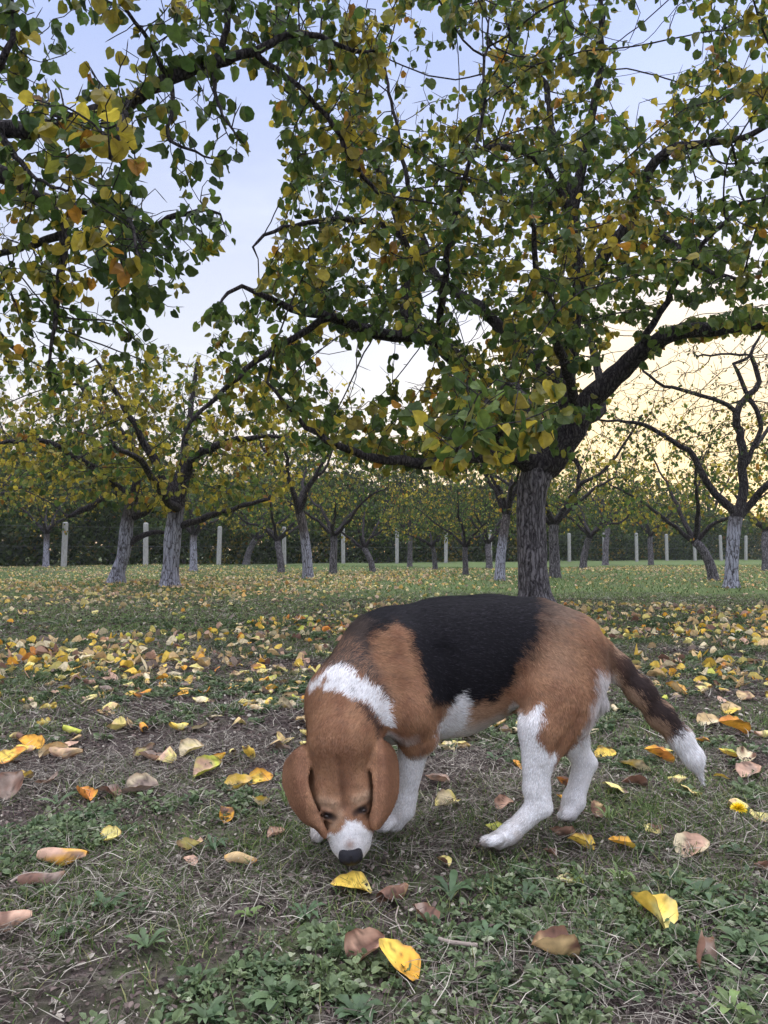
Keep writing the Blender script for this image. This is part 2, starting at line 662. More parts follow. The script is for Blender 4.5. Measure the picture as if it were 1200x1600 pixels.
def leaves_on(Pn, parent, r, grown, rnd, per=2.2, size=0.08, rmax=0.006, **kw):
    idx = np.where((r < rmax) & grown)[0]
    cnt = rnd.poisson(per, len(idx))
    ii = np.repeat(idx, cnt)
    base = Pn[ii] + (Pn[parent[ii]] - Pn[ii]) * rnd.rand(len(ii), 1)
    tdir = norm(Pn[ii] - Pn[parent[ii]])
    hz = rnd.normal(size=(len(ii), 3))
    d = np.array((0, 0, -1.0)) * rnd.uniform(0.35, 1.4, (len(ii), 1)) + 0.45 * tdir + 0.45 * hz
    d = norm(d)
    nr = rnd.normal(size=(len(ii), 3)) + np.array((0, 0, 0.6))
    pet = rnd.uniform(0.015, 0.04, (len(ii), 1))
    base = base + norm(d + rnd.normal(size=d.shape) * 0.3) * pet
    return base, d, nr, size * rnd.uniform(0.6, 1.15, len(ii))

def make_tree(name, label, limbs, attr, rnd, step=0.1, kill=0.13, infl=1.2, per=2.2, size=0.08, yellow=0.22, seed=40, low=False,
              barkm=None, group=None, gaps=None, width=0.92, rmax=0.006, trunk_len=None, wiggle=0.25, tip_r=0.0022, shade=1.0, leafgap=None):
    base = np.array(limbs[0][0][:3], float)
    base[2] = float(ground_z(base[0], base[1]))
    Pn, parent, r, grown = grow(limbs, attr, step, kill, infl, rnd, wiggle=wiggle, tip_r=tip_r)
    root = empty(name, base)
    tag(root, label, 'tree', group)
    # trunk = the first limb, its own finer mesh
    tr = resample(limbs[0], 0.035)
    tr[0, 2] -= 0.05
    ns = 28
    V, F = tube(tr[:, :3], tr[:, 3], ns)
    c0 = np.repeat(tr[:, :3], ns, 0)
    rad = V - c0
    lump = 1 + 0.06 * fbm(V * np.array((1, 1, 0.4)), seed + 5, 3, 4.0)
    flare = 1 + 0.30 * np.exp(-np.maximum(V[:, 2] - base[2], 0) / 0.07) * (1 + 0.5 * np.sin(5 * np.arctan2(rad[:, 1], rad[:, 0]) + seed))
    V = c0 + rad * (lump * flare)[:, None]
    mesh('trunk', V - base, F, barkm or BARK, root, smooth=True)
    n0 = len(resample(limbs[0], step))
    r[:n0 - 1] *= 0.7                 # inside the trunk mesh
    V, F = branch_mesh(Pn, parent, r)
    mesh('branches', V - base, F, BARKD, root, smooth=True)
    if per > 0:
        b_, d, nr, s = leaves_on(Pn, parent, r, grown, rnd, per, size, rmax)
        if leafgap:
            ok = gap_filter(b_, leafgap, rnd)
            b_, d, nr, s = b_[ok], d[ok], nr[ok], s[ok]
        tint = leaf_tint(b_, rnd, yellow, seed, shade=shade)
        V, F, cc = leaf_cloud(b_, d, nr, s, tint, rnd, low, width)
        mesh('foliage', V - base, F, LEAFM, root, col=cc)
        root_n = len(s)
    return root

def LP(pts):
    """traced limb: (px, py, distance, radius in photo pixels) -> x, y, z, r"""
    return [(*P(a, b, Y), rp * Y / FPX) for a, b, Y, rp in pts]

def in_ell(n, c, r, rnd, zmin=None):
    q = rnd.normal(size=(n, 3))
    q = q / np.linalg.norm(q, axis=1, keepdims=True) * rnd.rand(n, 1) ** (1 / 2.4)
    p = np.array(c) + q * np.array(r)
    if zmin is not None:
        p = p[p[:, 2] > zmin]
    return p

# ---------------------------------------------------------------- the big apricot tree
def main_tree():
    rnd = np.random.RandomState(11)
    limbs = [
        LP([(838, 958, 6.3, 30), (835, 930, 6.3, 25), (832, 890, 6.3, 23), (830, 840, 6.3, 22), (830, 790, 6.3, 22), (833, 755, 6.3, 25), (842, 735, 6.3, 25)]),
        LP([(842, 735, 6.3, 27), (862, 715, 6.28, 25), (886, 685, 6.22, 22), (903, 655, 6.18, 20), (925, 622, 6.1, 19), (960, 590, 6.0, 17), (1010, 545, 5.8, 15), (1068, 518, 5.6, 12.5), (1130, 514, 5.35, 11), (1200, 502, 5.1, 10), (1300, 488, 4.8, 7), (1380, 440, 4.6, 4)]),
        LP([(903, 655, 6.18, 17), (885, 612, 6.25, 14), (890, 560, 6.3, 13), (897, 500, 6.3, 13), (905, 447, 6.3, 13), (900, 400, 6.3, 10), (895, 340, 6.3, 9.5), (900, 310, 6.3, 9), (912, 240, 6.25, 8), (922, 195, 6.2, 7), (932, 140, 6.15, 6), (940, 90, 6.1, 5), (938, -20, 6.0, 4), (945, -160, 5.9, 3)]),
        LP([(905, 447, 6.3, 11), (922, 436, 6.25, 10), (950, 390, 6.15, 10), (980, 350, 6.05, 9.5), (1000, 300, 5.95, 9), (1012, 268, 5.9, 8.5), (1038, 238, 5.8, 8), (1075, 227, 5.7, 7), (1125, 221, 5.5, 6), (1175, 209, 5.3, 5), (1215, 180, 5.2, 4), (1290, 120, 5.1, 3)]),
        LP([(842, 735, 6.3, 22), (815, 715, 6.2, 18), (780, 675, 6.0, 17), (745, 625, 5.8, 16), (728, 585, 5.7, 15), (700, 548, 5.6, 14), (665, 525, 5.5, 12), (600, 524, 5.3, 9.5), (550, 507, 5.1, 8.5), (515, 495, 5.0, 8), (455, 484, 4.8, 6), (425, 465, 4.75, 5), (375, 450, 4.7, 3.5), (350, 466, 4.6, 2.5)]),
        LP([(665, 525, 5.5, 11), (645, 505, 5.5, 9), (630, 480, 5.55, 8), (636, 430, 5.6, 7.5), (628, 372, 5.6, 7), (600, 350, 5.5, 5.5), (560, 344, 5.4, 5), (500, 346, 5.2, 4.5), (430, 360, 5.0, 3), (395, 384, 4.9, 2)]),
        LP([(628, 372, 5.6, 6), (605, 290, 5.7, 5), (570, 240, 5.6, 4.5), (520, 190, 5.4, 4), (460, 150, 5.2, 3), (430, 130, 5.1, 2)]),
        LP([(515, 495, 5.0, 6), (480, 515, 4.9, 5.5), (440, 537, 4.8, 5), (385, 576, 4.7, 4.5), (350, 610, 4.6, 4), (300, 660, 4.5, 3), (285, 700, 4.45, 2)]),
        LP([(815, 715, 6.2, 13), (760, 712, 5.6, 10), (700, 722, 5.1, 9.5), (655, 722, 4.8, 9), (600, 717, 4.6, 7.5), (535, 700, 4.4, 6), (495, 675, 4.3, 5), (475, 664, 4.25, 4), (420, 600, 4.1, 2.5)]),
        LP([(885, 612, 6.25, 12), (840, 570, 6.3, 10), (765, 495, 6.4, 9), (725, 465, 6.5, 8.5), (685, 438, 6.6, 7), (665, 380, 6.7, 5), (640, 300, 6.8, 4), (620, 200, 6.8, 3), (600, 100, 6.8, 2)]),
        LP([(900, 320, 6.3, 6), (840, 315, 6.2, 5), (795, 300, 6.1, 4.5), (740, 283, 6.0, 4), (690, 277, 5.9, 3)]),
        LP([(895, 340, 6.3, 6), (850, 260, 6.2, 5), (785, 228, 6.0, 5), (735, 245, 5.9, 4), (690, 260, 5.8, 3)]),
        LP([(900, 310, 6.3, 7), (885, 280, 6.35, 6), (865, 210, 6.5, 5.5), (850, 130, 6.6, 5), (800, 60, 6.6, 4), (780, -60, 6.7, 3)]),
        LP([(980, 350, 6.05, 6), (1020, 360, 5.8, 6), (1055, 385, 5.6, 5), (1100, 420, 5.3, 3.5), (1160, 440, 5.1, 2.5)]),
        LP([(1000, 545, 5.8, 7), (1040, 470, 5.6, 5), (1100, 380, 5.3, 4), (1160, 320, 5.2, 3)]),
        LP([(780, 675, 6.0, 8), (775, 640, 5.2, 7), (770, 620, 4.4, 6), (755, 640, 3.7, 4.5), (735, 670, 3.1, 3.5), (715, 700, 2.8, 2.5)]),
        LP([(770, 620, 4.4, 5), (800, 600, 3.9, 4), (830, 640, 3.5, 3), (820, 690, 3.3, 2)]),
        LP([(700, 548, 5.6, 7), (690, 500, 5.0, 6), (700, 400, 4.6, 5), (720, 300, 4.4, 4), (750, 200, 4.3, 3), (760, 60, 4.3, 2)]),
        LP([(903, 655, 6.18, 9), (880, 560, 5.6, 8), (860, 480, 5.1, 6), (840, 420, 4.8, 5), (830, 340, 4.6, 3.5)]),
        LP([(886, 685, 6.22, 6), (893, 712, 6.1, 4), (905, 735, 6.0, 3), (900, 775, 5.95, 2)]),
        LP([(903, 655, 6.18, 9), (940, 640, 7.0, 7), (930, 560, 7.8, 6), (900, 440, 8.2, 5), (880, 300, 8.3, 3)]),
    ]
    gaps = [([(205, 190), (250, 130), (400, 120), (425, 190), (440, 330), (395, 470), (260, 470), (215, 330)], 0.0),
            ([(480, 330), (560, 290), (600, 320), (480, 345)], 0.5),
            ([(600, 90), (690, 60), (760, 110), (700, 160), (650, 220), (600, 190)], 0.25),
            ([(960, 0), (1080, 0), (1100, 60), (1050, 120), (1010, 190), (960, 150)], 0.12),
            ([(480, 540), (560, 520), (650, 535), (700, 575), (660, 620), (610, 590), (560, 620), (500, 600)], 0.12),
            ([(905, 585), (960, 520), (985, 500), (990, 540), (940, 600), (915, 615)], 0.1),
            ([(940, 640), (960, 600), (1020, 555), (1075, 530), (1400, 520), (1400, 1000), (900, 1000), (900, 690)], 0.0),
            ([(700, 470), (750, 480), (760, 530), (720, 540)], 0.2),
            ([(250, 735), (880, 735), (880, 1000), (250, 1000)], 0.0),
            ([(0, 560), (330, 560), (330, 1000), (0, 1000)], 0.0),
            ([(1120, 240), (1200, 210), (1200, 300), (1130, 330)], 0.35),
            ([(840, 160), (900, 130), (930, 220), (890, 260)], 0.5)]
    A = in_ell(12500, (1.55, 6.0, 3.35), (3.3, 2.7, 2.75), rnd, 0.95)
    B = in_ell(1000, (-0.05, 4.7, 2.1), (1.25, 1.1, 1.1), rnd, 0.95)      # the drooping left side
    px, py = to_px(B)
    B = B[(px > 300) & (py < 735)]
    D_ = in_ell(330, (0.42, 3.1, 1.15), (0.42, 0.75, 0.36), rnd)                   # spray reaching towards the viewer
    px, py = to_px(D_)
    D_ = D_[(px > 610) & (px < 890) & (py > 560) & (py < 745)]
    A = A[A[:, 1] > 3.4]
    cl = fbm(A, 301, 3, 0.85)
    A = A[cl > np.quantile(cl, 0.42)]
    px, py = to_px(A)
    A = A[(px > 385) | (py > 430)]
    A = np.concatenate([A, B, D_])
    A = A[gap_filter(A, gaps, rnd)]
    S_ = in_ell(20, (1.52, 5.9, 0.95), (0.16, 0.2, 0.08), rnd)                     # little yellow spray low on the trunk
    A = np.concatenate([A, S_])
    px, py = to_px(A)
    A = A[(px > 200) & (px < 1500) & (py > -420)]
    lg = [(g, min(1, k + 0.03)) for g, k in gaps if k < 0.3]
    return make_tree('apricot_tree', 'big spreading apricot tree with thick fissured grey trunk just behind the dog', limbs, A, rnd, step=0.085, kill=0.12, infl=0.9,
                     per=2.8, size=0.069, yellow=0.20, seed=41, rmax=0.0052, leafgap=lg)

# ---------------------------------------------------------------- the tree at the left whose boughs hang into view
def left_tree():
    rnd = np.random.RandomState(12)
    bx, by = -3.4, 3.9
    base = (bx, by, -0.03)
    limbs = [
        [(*base, 0.17), (bx, by, 0.5, 0.15), (bx + 0.05, by, 1.0, 0.145), (bx + 0.15, by, 1.3, 0.14)],
        [(bx + 0.15, by, 1.3, 0.13), (bx + 0.5, by - 0.1, 1.9, 0.09)] + LP([(-180, 330, 3.9, 20), (-90, 240, 3.8, 17), (0, 202, 3.7, 14), (50, 205, 3.65, 13), (105, 192, 3.6, 12), (150, 175, 3.55, 11.5), (200, 160, 3.5, 11.5), (250, 130, 3.5, 11), (300, 107, 3.5, 10), (350, 95, 3.5, 8), (400, 80, 3.5, 7), (450, 55, 3.55, 5.5), (500, 56, 3.6, 4.5), (550, 80, 3.65, 3), (585, 80, 3.7, 2)]),
        LP([(-180, 330, 3.9, 18), (-80, 290, 4.2, 16), (0, 272, 4.3, 15), (50, 305, 4.3, 12), (85, 332, 4.3, 10), (100, 366, 4.3, 8), (97, 420, 4.3, 6), (88, 460, 4.3, 5), (85, 510, 4.3, 3.5), (75, 570, 4.3, 2)]),
        LP([(50, 305, 4.3, 9), (100, 316, 4.2, 8), (150, 335, 4.1, 7), (190, 362, 4.0, 6), (220, 368, 4.0, 6), (265, 340, 4.0, 5), (320, 330, 4.0, 3), (345, 335, 4.0, 2)]),
        LP([(100, 366, 4.3, 7), (50, 382, 4.5, 6), (0, 396, 4.6, 5), (-60, 420, 4.7, 4)]),
        LP([(340, 95, 3.5, 6), (350, 60, 3.5, 5.5), (356, 20, 3.5, 5), (350, -60, 3.6, 4)]),
        LP([(265, 122, 3.5, 5), (245, 90, 3.4, 4), (225, 50, 3.3, 3.5), (195, 10, 3.2, 3), (180, -60, 3.2, 2)]),
        LP([(335, 105, 3.5, 4), (335, 140, 3.4, 3.5), (350, 180, 3.3, 2.5), (372, 210, 3.3, 1.5)]),
        LP([(270, 135, 3.5, 4), (268, 170, 3.4, 3.5), (265, 220, 3.3, 3), (305, 235, 3.3, 2), (330, 250, 3.3, 1.5)]),
        LP([(400, 92, 3.5, 5), (450, 120, 3.6, 4.5), (500, 170, 3.7, 4), (555, 255, 3.9, 4), (590, 300, 4.0, 3)]),
        LP([(200, 160, 3.5, 6), (190, 190, 3.0, 5), (185, 220, 2.7, 4), (175, 250, 2.5, 3)]),
        LP([(150, 335, 4.1, 5), (185, 330, 3.4, 4), (205, 350, 2.9, 3), (215, 400, 2.8, 2)]),
        LP([(-90, 240, 3.8, 10), (-60, 160, 3.4, 8), (0, 100, 3.2, 6), (20, 40, 3.2, 4), (15, -40, 3.2, 3)]),
        LP([(0, 202, 3.7, 7), (20, 240, 3.6, 5), (60, 280, 3.5, 3), (110, 300, 3.4, 2)]),
        LP([(-80, 290, 4.2, 9), (-60, 420, 5.0, 7), (-20, 500, 5.4, 5), (40, 560, 5.6, 3)]),
        [(bx + 0.15, by, 1.3, 0.11), (bx - 0.5, by + 0.3, 2.2, 0.08), (bx - 1.2, by + 0.5, 2.9, 0.05), (bx - 2, by + 0.8, 3.2, 0.03)],
        [(bx + 0.15, by, 1.3, 0.11), (bx - 0.1, by - 0.6, 2.3, 0.07), (bx - 0.5, by - 1.4, 2.9, 0.04), (bx - 0.6, by - 2.0, 3.2, 0.02)],
        [(bx + 0.15, by, 1.3, 0.11), (bx + 0.1, by + 0.7, 2.4, 0.07), (bx + 0.1, by + 1.2, 3.2, 0.05), (bx + 0.3, by + 1.8, 3.8, 0.02)],
    ]
    A = []
    def spray(px, py, Y, rp, dY, n):
        q = in_ell(n, P(px, py, Y), (rp * Y / FPX, dY, rp * Y / FPX), rnd)
        A.append(q)
    for a in [(25, 60, 3.3, 55, .4, 50), (15, 10, 3.4, 60, .4, 40), (40, 150, 3.4, 65, .4, 60), (40, 230, 3.6, 45, .3, 40), (140, 120, 3.5, 30, .3, 5), (105, 220, 3.2, 55, .5, 60),
              (165, 215, 2.9, 60, .5, 75), (200, 215, 2.6, 45, .3, 40), (135, 265, 3.0, 50, .5, 60), (210, 270, 3.2, 42, .5, 40), (60, 330, 4.2, 75, .6, 70), (30, 420, 4.4, 70, .6, 80),
              (120, 400, 4.0, 70, .7, 90), (190, 340, 3.1, 62, .6, 90), (205, 400, 2.9, 62, .4, 85), (190, 450, 3.2, 45, .4, 40), (250, 390, 3.8, 45, .5, 50), (310, 340, 4.0, 42, .4, 55), (300, 375, 4.0, 40, .3, 40),
              (345, 350, 4.0, 22, .2, 18), (245, 460, 4.2, 35, .4, 30), (90, 470, 4.4, 60, .5, 60), (20, 520, 5.0, 60, .6, 50), (100, 540, 5.0, 45, .5, 30), (190, 520, 4.6, 40, .4, 28), (225, 560, 4.8, 45, .4, 25), (60, 600, 5.0, 40, .4, 20),
              (225, 25, 3.2, 60, .4, 70), (165, 5, 3.0, 40, .3, 30), (280, 20, 3.4, 60, .4, 70), (350, 30, 3.5, 65, .4, 70), (290, 75, 3.4, 55, .4, 50), (200, 80, 3.3, 40, .3, 25), (240, 120, 3.3, 30, .3, 20), (400, 25, 3.6, 60, .4, 60), (455, 20, 3.6, 55, .4, 55), (525, 15, 3.7, 55, .4, 50),
              (560, 50, 3.8, 45, .4, 45), (580, 110, 3.9, 40, .4, 40), (470, 95, 3.7, 45, .4, 30), (520, 150, 3.8, 50, .4, 35), (445, 150, 3.6, 40, .3, 24), (490, 110, 3.6, 45, .4, 30), (455, 215, 3.8, 40, .3, 30), (555, 200, 3.9, 50, .4, 45), (330, 155, 3.4, 35, .3, 26), (375, 190, 3.3, 30, .2, 26), (320, 190, 3.3, 28, .2, 16), (345, 240, 3.3, 30, .2, 20),
              (145, 130, 3.3, 26, .2, 10), (265, 240, 3.3, 30, .3, 20), (320, 290, 3.7, 36, .3, 30), (265, 170, 3.3, 30, .3, 20), (160, 60, 3.3, 22, .2, 6),
              (-80, 200, 3.8, 90, .8, 60), (-120, 60, 3.8, 120, .8, 60), (-100, 380, 4.2, 100, .8, 60), (100, -90, 3.5, 120, .5, 60), (350, -100, 3.7, 150, .6, 90)]:
        spray(*a[:5], int(a[5] * 1.1))
    A.append(in_ell(900, (bx - 0.7, by + 0.4, 2.9), (1.9, 2.0, 1.3), rnd, 1.3))
    A = np.concatenate(A)
    return make_tree('apricot_tree', 'apricot tree at the left edge, only its dark overhanging boughs reach into the picture', limbs, A, rnd, step=0.055, kill=0.075, infl=0.6,
                     per=1.3, size=0.068, yellow=0.19, seed=52, rmax=0.0048, wiggle=0.35)

def orchard():
    rnd = np.random.RandomState(13)
    # left pair
    Y = 9.4
    limbs = [LP([(265, 925, Y, 14), (266, 890, Y, 12.5), (270, 840, Y, 13), (277, 790, Y, 12)]),
             LP([(277, 790, Y, 11), (262, 758, Y, 9), (246, 729, Y, 7), (208, 662, Y - .2, 5), (179, 612, Y - .3, 4), (150, 560, Y - .4, 2)]),
             LP([(277, 800, Y, 9), (287, 760, Y, 8), (300, 720, Y - .2, 7), (337, 696, Y - .4, 6), (371, 687, Y - .5, 5), (430, 680, Y - .6, 3)]),
             LP([(274, 825, Y, 6), (287, 821, Y, 6), (333, 804, Y - .3, 5), (362, 796, Y - .5, 4), (420, 780, Y - .6, 3)]),
             LP([(270, 780, Y, 8), (290, 700, Y + .3, 6), (300, 620, Y + .6, 4), (310, 560, Y + .7, 3)]),
             LP([(277, 795, Y, 8), (260, 780, Y - .8, 6), (220, 720, Y - 1.5, 5), (180, 700, Y - 2, 3)])]
    A = in_ell(2600, P(262, 690, Y) , (1.95, 1.9, 1.25), rnd, 1.05)
    make_tree('apricot_tree', 'leafy yellow-green apricot tree with white-washed straight trunk, right one of the left pair', limbs, A, rnd, step=0.12, kill=0.16, per=1.9, size=0.078,
              yellow=0.36, seed=61, barkm=BARKW, rmax=0.0058, group='orchard trees behind the dog', low=False)
    Y = 10.7
    limbs = [LP([(181, 917, Y, 13), (184, 895, Y, 11), (192, 867, Y, 10), (199, 820, Y, 10), (206, 783, Y, 9.5)]),
             LP([(206, 783, Y, 8), (183, 771, Y, 6), (137, 792, Y - .3, 5), (104, 808, Y - .4, 3)]),
             LP([(202, 812, Y, 7), (225, 800, Y, 6.5), (250, 779, Y, 6), (300, 740, Y + .3, 3)]),
             LP([(199, 850, Y, 5), (225, 837, Y, 4.5), (258, 831, Y + .2, 3)]),
             LP([(206, 783, Y, 8), (215, 740, Y, 6), (200, 690, Y, 5), (160, 640, Y, 4), (120, 600, Y, 3)]),
             LP([(206, 783, Y, 7), (160, 740, Y - .6, 5), (112, 712, Y - 1, 5), (70, 690, Y - 1.3, 4), (0, 690, Y - 1.6, 3)])]
    A = in_ell(2600, P(130, 700, Y), (2.25, 1.9, 1.3), rnd, 1.15)
    A = A[to_px(A)[1] < 800 + 60 * np.cos(A[:, 0] * 2)]
    make_tree('apricot_tree', 'apricot tree leaning left with forked white-washed trunk, left one of the left pair', limbs, A, rnd, step=0.12, kill=0.16, per=1.8, size=0.078,
              yellow=0.34, seed=62, barkm=BARKW, rmax=0.0058, group='orchard trees behind the dog', low=False)
    # nearly bare tree at the right
    Y = 9.8
    limbs = [LP([(1143, 924, Y, 11.7), (1143, 895, Y, 9.9), (1145, 850, Y, 9.5), (1150, 808, Y, 9.9)]),
             LP([(1150, 808, Y, 7.4), (1137, 790, Y, 6.3), (1109, 761, Y, 5.5), (1086, 720, Y, 5.2), (1074, 705, Y, 4.4), (1040, 682, Y, 3.7), (1004, 663, Y, 3.3), (965, 657, Y, 2.2), (927, 655, Y, 1.5)]),
             LP([(1150, 808, Y, 9.9), (1160, 780, Y, 7.4), (1160, 730, Y, 6.7), (1155, 677, Y, 6.3), (1150, 655, Y, 5.9), (1155, 635, Y, 5.2), (1170, 618, Y, 5.2), (1186, 597, Y, 4.1), (1178, 570, Y, 3.7), (1173, 552, Y, 3.0), (1190, 520, Y, 1.5)]),
             LP([(1153, 645, Y, 3.7), (1135, 632, Y, 3.7), (1116, 625, Y, 3.3), (1077, 611, Y, 3.0), (1039, 604, Y, 2.6), (1015, 588, Y, 2.2), (1003, 572, Y, 1.5)]),
             LP([(1168, 618, Y, 3.7), (1158, 590, Y, 3.3), (1148, 568, Y, 3.0), (1173, 555, Y, 2.2), (1090, 556, Y, 1.5)]),
             LP([(1155, 812, Y, 6.7), (1175, 785, Y, 5.9), (1200, 758, Y - .2, 5.2), (1250, 715, Y - .4, 3.7), (1310, 640, Y - .5, 2.2)]),
             LP([(1160, 735, Y, 4.4), (1175, 705, Y, 3.7), (1190, 662, Y, 3.7), (1180, 640, Y, 3.7), (1168, 620, Y, 3.7)]),
             LP([(1178, 700, Y, 3.0), (1200, 670, Y + .3, 3.0), (1240, 600, Y + .5, 2.2)])]
    A = np.concatenate([in_ell(1900, P(1150, 645, Y), (1.85, 1.5, 1.25), rnd, 1.3), in_ell(330, P(1010, 650, Y), (0.95, 0.8, 0.62), rnd)])
    A = A[(A[:, 2] > 1.75) | (A[:, 0] > 5)]
    make_tree('apricot_tree', 'nearly bare apricot tree with white-washed trunk and twisted limbs against the sunset', limbs, A, rnd, step=0.1, kill=0.13, per=0.5, size=0.05,
              yellow=0.2, seed=63, barkm=BARKW, rmax=0.0058, low=True, width=0.5, wiggle=0.6, tip_r=0.0026, shade=0.6)

    # prototypes for the rest
    def proto(seed, h_tr, crown_r, crown_h, yellow, leaves_per, lean=0.0, natt=1300, limb_n=5, size=0.09, r0=0.10, shade=1.0, step=0.17):
        rr_ = np.random.RandomState(seed)
        top = np.array((lean * 0.5, 0, h_tr))
        limbs = [[(0, 0, -0.03, r0 * 1.1), (lean * 0.1, 0, h_tr * 0.4, r0), (lean * 0.3, 0.02, h_tr * 0.8, r0 * 0.92), (*top, r0 * 0.95)]]
        a0 = rr_.uniform(0, 6.28)
        for i in range(limb_n):
            a = a0 + i * 2 * math.pi / limb_n + rr_.uniform(-0.3, 0.3)
            R_ = crown_r * rr_.uniform(0.6, 0.85)
            d = np.array((math.cos(a), math.sin(a), 0))
            zt = crown_h * rr_.uniform(0.35, 0.8)
            limbs.append([(*top, r0 * 0.6), (*(top + d * R_ * 0.3 + (0, 0, zt * 0.35)), r0 * 0.42), (*(top + d * R_ * 0.62 + rr_.normal(size=3) * 0.1 + (0, 0, zt * 0.6)), r0 * 0.28),
                          (*(top + d * R_ + rr_.normal(size=3) * 0.1 + (0, 0, zt)), r0 * 0.14)])
        A = in_ell(natt, (top[0], 0, h_tr + crown_h * 0.52), (crown_r, crown_r, crown_h * 0.55), rr_, h_tr * 0.75)
        cl = fbm(A, seed + 3, 2, 0.5)
        A = A[cl > np.quantile(cl, 0.22)]
        Pn, parent, r, grown = grow(limbs, A, step, step * 1.35, 2.0, rr_, wiggle=0.35, tip_r=0.003)
        r[:len(resample(limbs[0], step)) - 1] *= 0.7
        Vb, Fb = branch_mesh(Pn, parent, r, lambda q: 4 if q < 0.02 else 7)
        tr = resample(limbs[0], 0.08)
        Vt, Ft = tube(tr[:, :3], tr[:, 3] * (1 + 0.25 * np.exp(-np.maximum(tr[:, 2], 0) / 0.08)), 14)
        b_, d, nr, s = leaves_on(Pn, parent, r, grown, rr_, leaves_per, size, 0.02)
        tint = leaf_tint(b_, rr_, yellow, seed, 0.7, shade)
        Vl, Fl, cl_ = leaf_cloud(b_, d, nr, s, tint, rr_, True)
        return (Vt, Ft), (Vb, Fb), (Vl, Fl, cl_)
    def place(pd, name, label, x, y, rz, sc_, barkm, group, protos_o={}):
        root = empty(name, (x, y, float(ground_z(x, y))))
        tag(root, label, 'tree', group)
        root.rotation_euler[2] = rz
        root.scale = (sc_, sc_, sc_)
        key = (id(pd), barkm.name)
        if key not in protos_o:
            (Vt, Ft), (Vb, Fb), (Vl, Fl, cl_) = pd
            protos_o[key] = [mesh('trunk', Vt, Ft, barkm, root, smooth=True), mesh('branches', Vb, Fb, BARKD, root, smooth=True), mesh('foliage', Vl, Fl, LEAFM, root, col=cl_)]
        else:
            for o in protos_o[key]:
                c = o.copy()
                C.objects.link(c)
                c.parent = root
        return root
    G = [proto(101, 1.15, 2.1, 2.8, 0.30, 2.1), proto(102, 0.95, 2.5, 2.3, 0.20, 1.8, lean=0.5), proto(103, 1.35, 1.7, 3.2, 0.36, 1.5, lean=-0.4), proto(104, 1.0, 2.1, 2.5, 0.12, 0.8, natt=1700), proto(105, 0.8, 2.3, 3.0, 0.25, 1.6, lean=0.7)]
    def Yb(py):
        return 566.0 / (py - 862)
    gl = 'orchard trees behind the dog'
    spots = [(73, 888, 0, 0.3, 0.85, 'small white-washed orchard tree beside the leftmost fence post', BARKW), (303, 891, 3, 1.2, 0.95, 'pale-trunked orchard tree just behind the left pair, beside the post', BARKW),
             (440, 894, 1, 2.2, 0.8, 'dark short-trunked orchard tree left of the slim white-washed one', BARK), (482, 909, 2, 0.4, 0.78, 'slim white-washed orchard tree, nearest one in the gap left of the big tree', BARKW),
             (521, 901, 3, 5.0, 0.75, 'thin dark-trunked orchard tree standing beside a white fence post', BARK), (583, 894, 4, 2.6, 0.72, 'thin dark orchard tree between two white fence posts', BARK),
             (680, 889, 1, 4.1, 0.7, 'far small orchard tree left of the third white post', BARK), (727, 901, 3, 0.9, 0.55, 'spindly young orchard tree with sparse crown', BARK),
             (780, 908, 2, 3.6, 0.8, 'grey-trunked orchard tree just left of the big trunk', BARKW), (764, 890, 4, 1.5, 0.85, 'far orchard tree behind the grey trunk left of the big tree', BARK),
             (866, 904, 3, 2.0, 0.95, 'tall thin-trunked orchard tree just right of the big trunk', BARK), (910, 892, 1, 5.4, 0.85, 'low dark orchard tree with a long level limb right of the big tree', BARK),
             (1016, 884, 0, 0.8, 0.9, 'far orchard tree in front of the fence at the right', BARK), (1114, 905, 4, 2.8, 0.85, 'dark-trunked orchard tree just left of the bare tree', BARK),
             (1196, 893, 1, 1.0, 1.0, 'orchard tree at the right edge behind the bare tree', BARK), (-40, 897, 0, 4.4, 1.0, 'orchard tree at the left edge with drooping crown', BARKW),
             (945, 881, 2, 3.9, 1.15, 'far orchard tree between dark tree and fence post', BARK), (385, 884, 4, 5.9, 1.1, 'far leafy orchard tree between the left pair and dark tree', BARK), (-160, 885, 2, 5.9, 1.0, 'orchard tree beyond the left edge', BARK),
             (640, 885, 2, 1.9, 0.8, 'far leafy orchard tree in the middle near the fence', BARK), (840, 886, 0, 4.9, 0.9, 'far orchard tree hidden partly by the big trunk', BARK), (1290, 898, 2, 4.9, 0.9, 'orchard tree beyond the right edge', BARK)]
    for (px, py, k, rz, s, lab, bm_) in spots:
        Yd = Yb(py)
        place(G[k], 'orchard_tree', lab, (px - 600) / FPX * Yd, Yd, rz, s, bm_, gl)
    # ---- wood beyond the fence: single trees, taller, browner, behind a hedge mass
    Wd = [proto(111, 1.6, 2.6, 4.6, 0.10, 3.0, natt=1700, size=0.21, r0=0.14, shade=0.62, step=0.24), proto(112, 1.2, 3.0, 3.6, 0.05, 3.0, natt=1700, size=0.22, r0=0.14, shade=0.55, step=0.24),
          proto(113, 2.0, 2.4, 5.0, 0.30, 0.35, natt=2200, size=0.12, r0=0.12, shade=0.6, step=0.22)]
    fx0, fy0 = -9.5, 22.0
    kinds = ['dark leafy tree in the wood beyond the fence', 'broad dark bush-like tree in the wood beyond the fence', 'nearly bare brown tree of the wood beyond the fence']
    rn = random.Random(5)
    wood = []
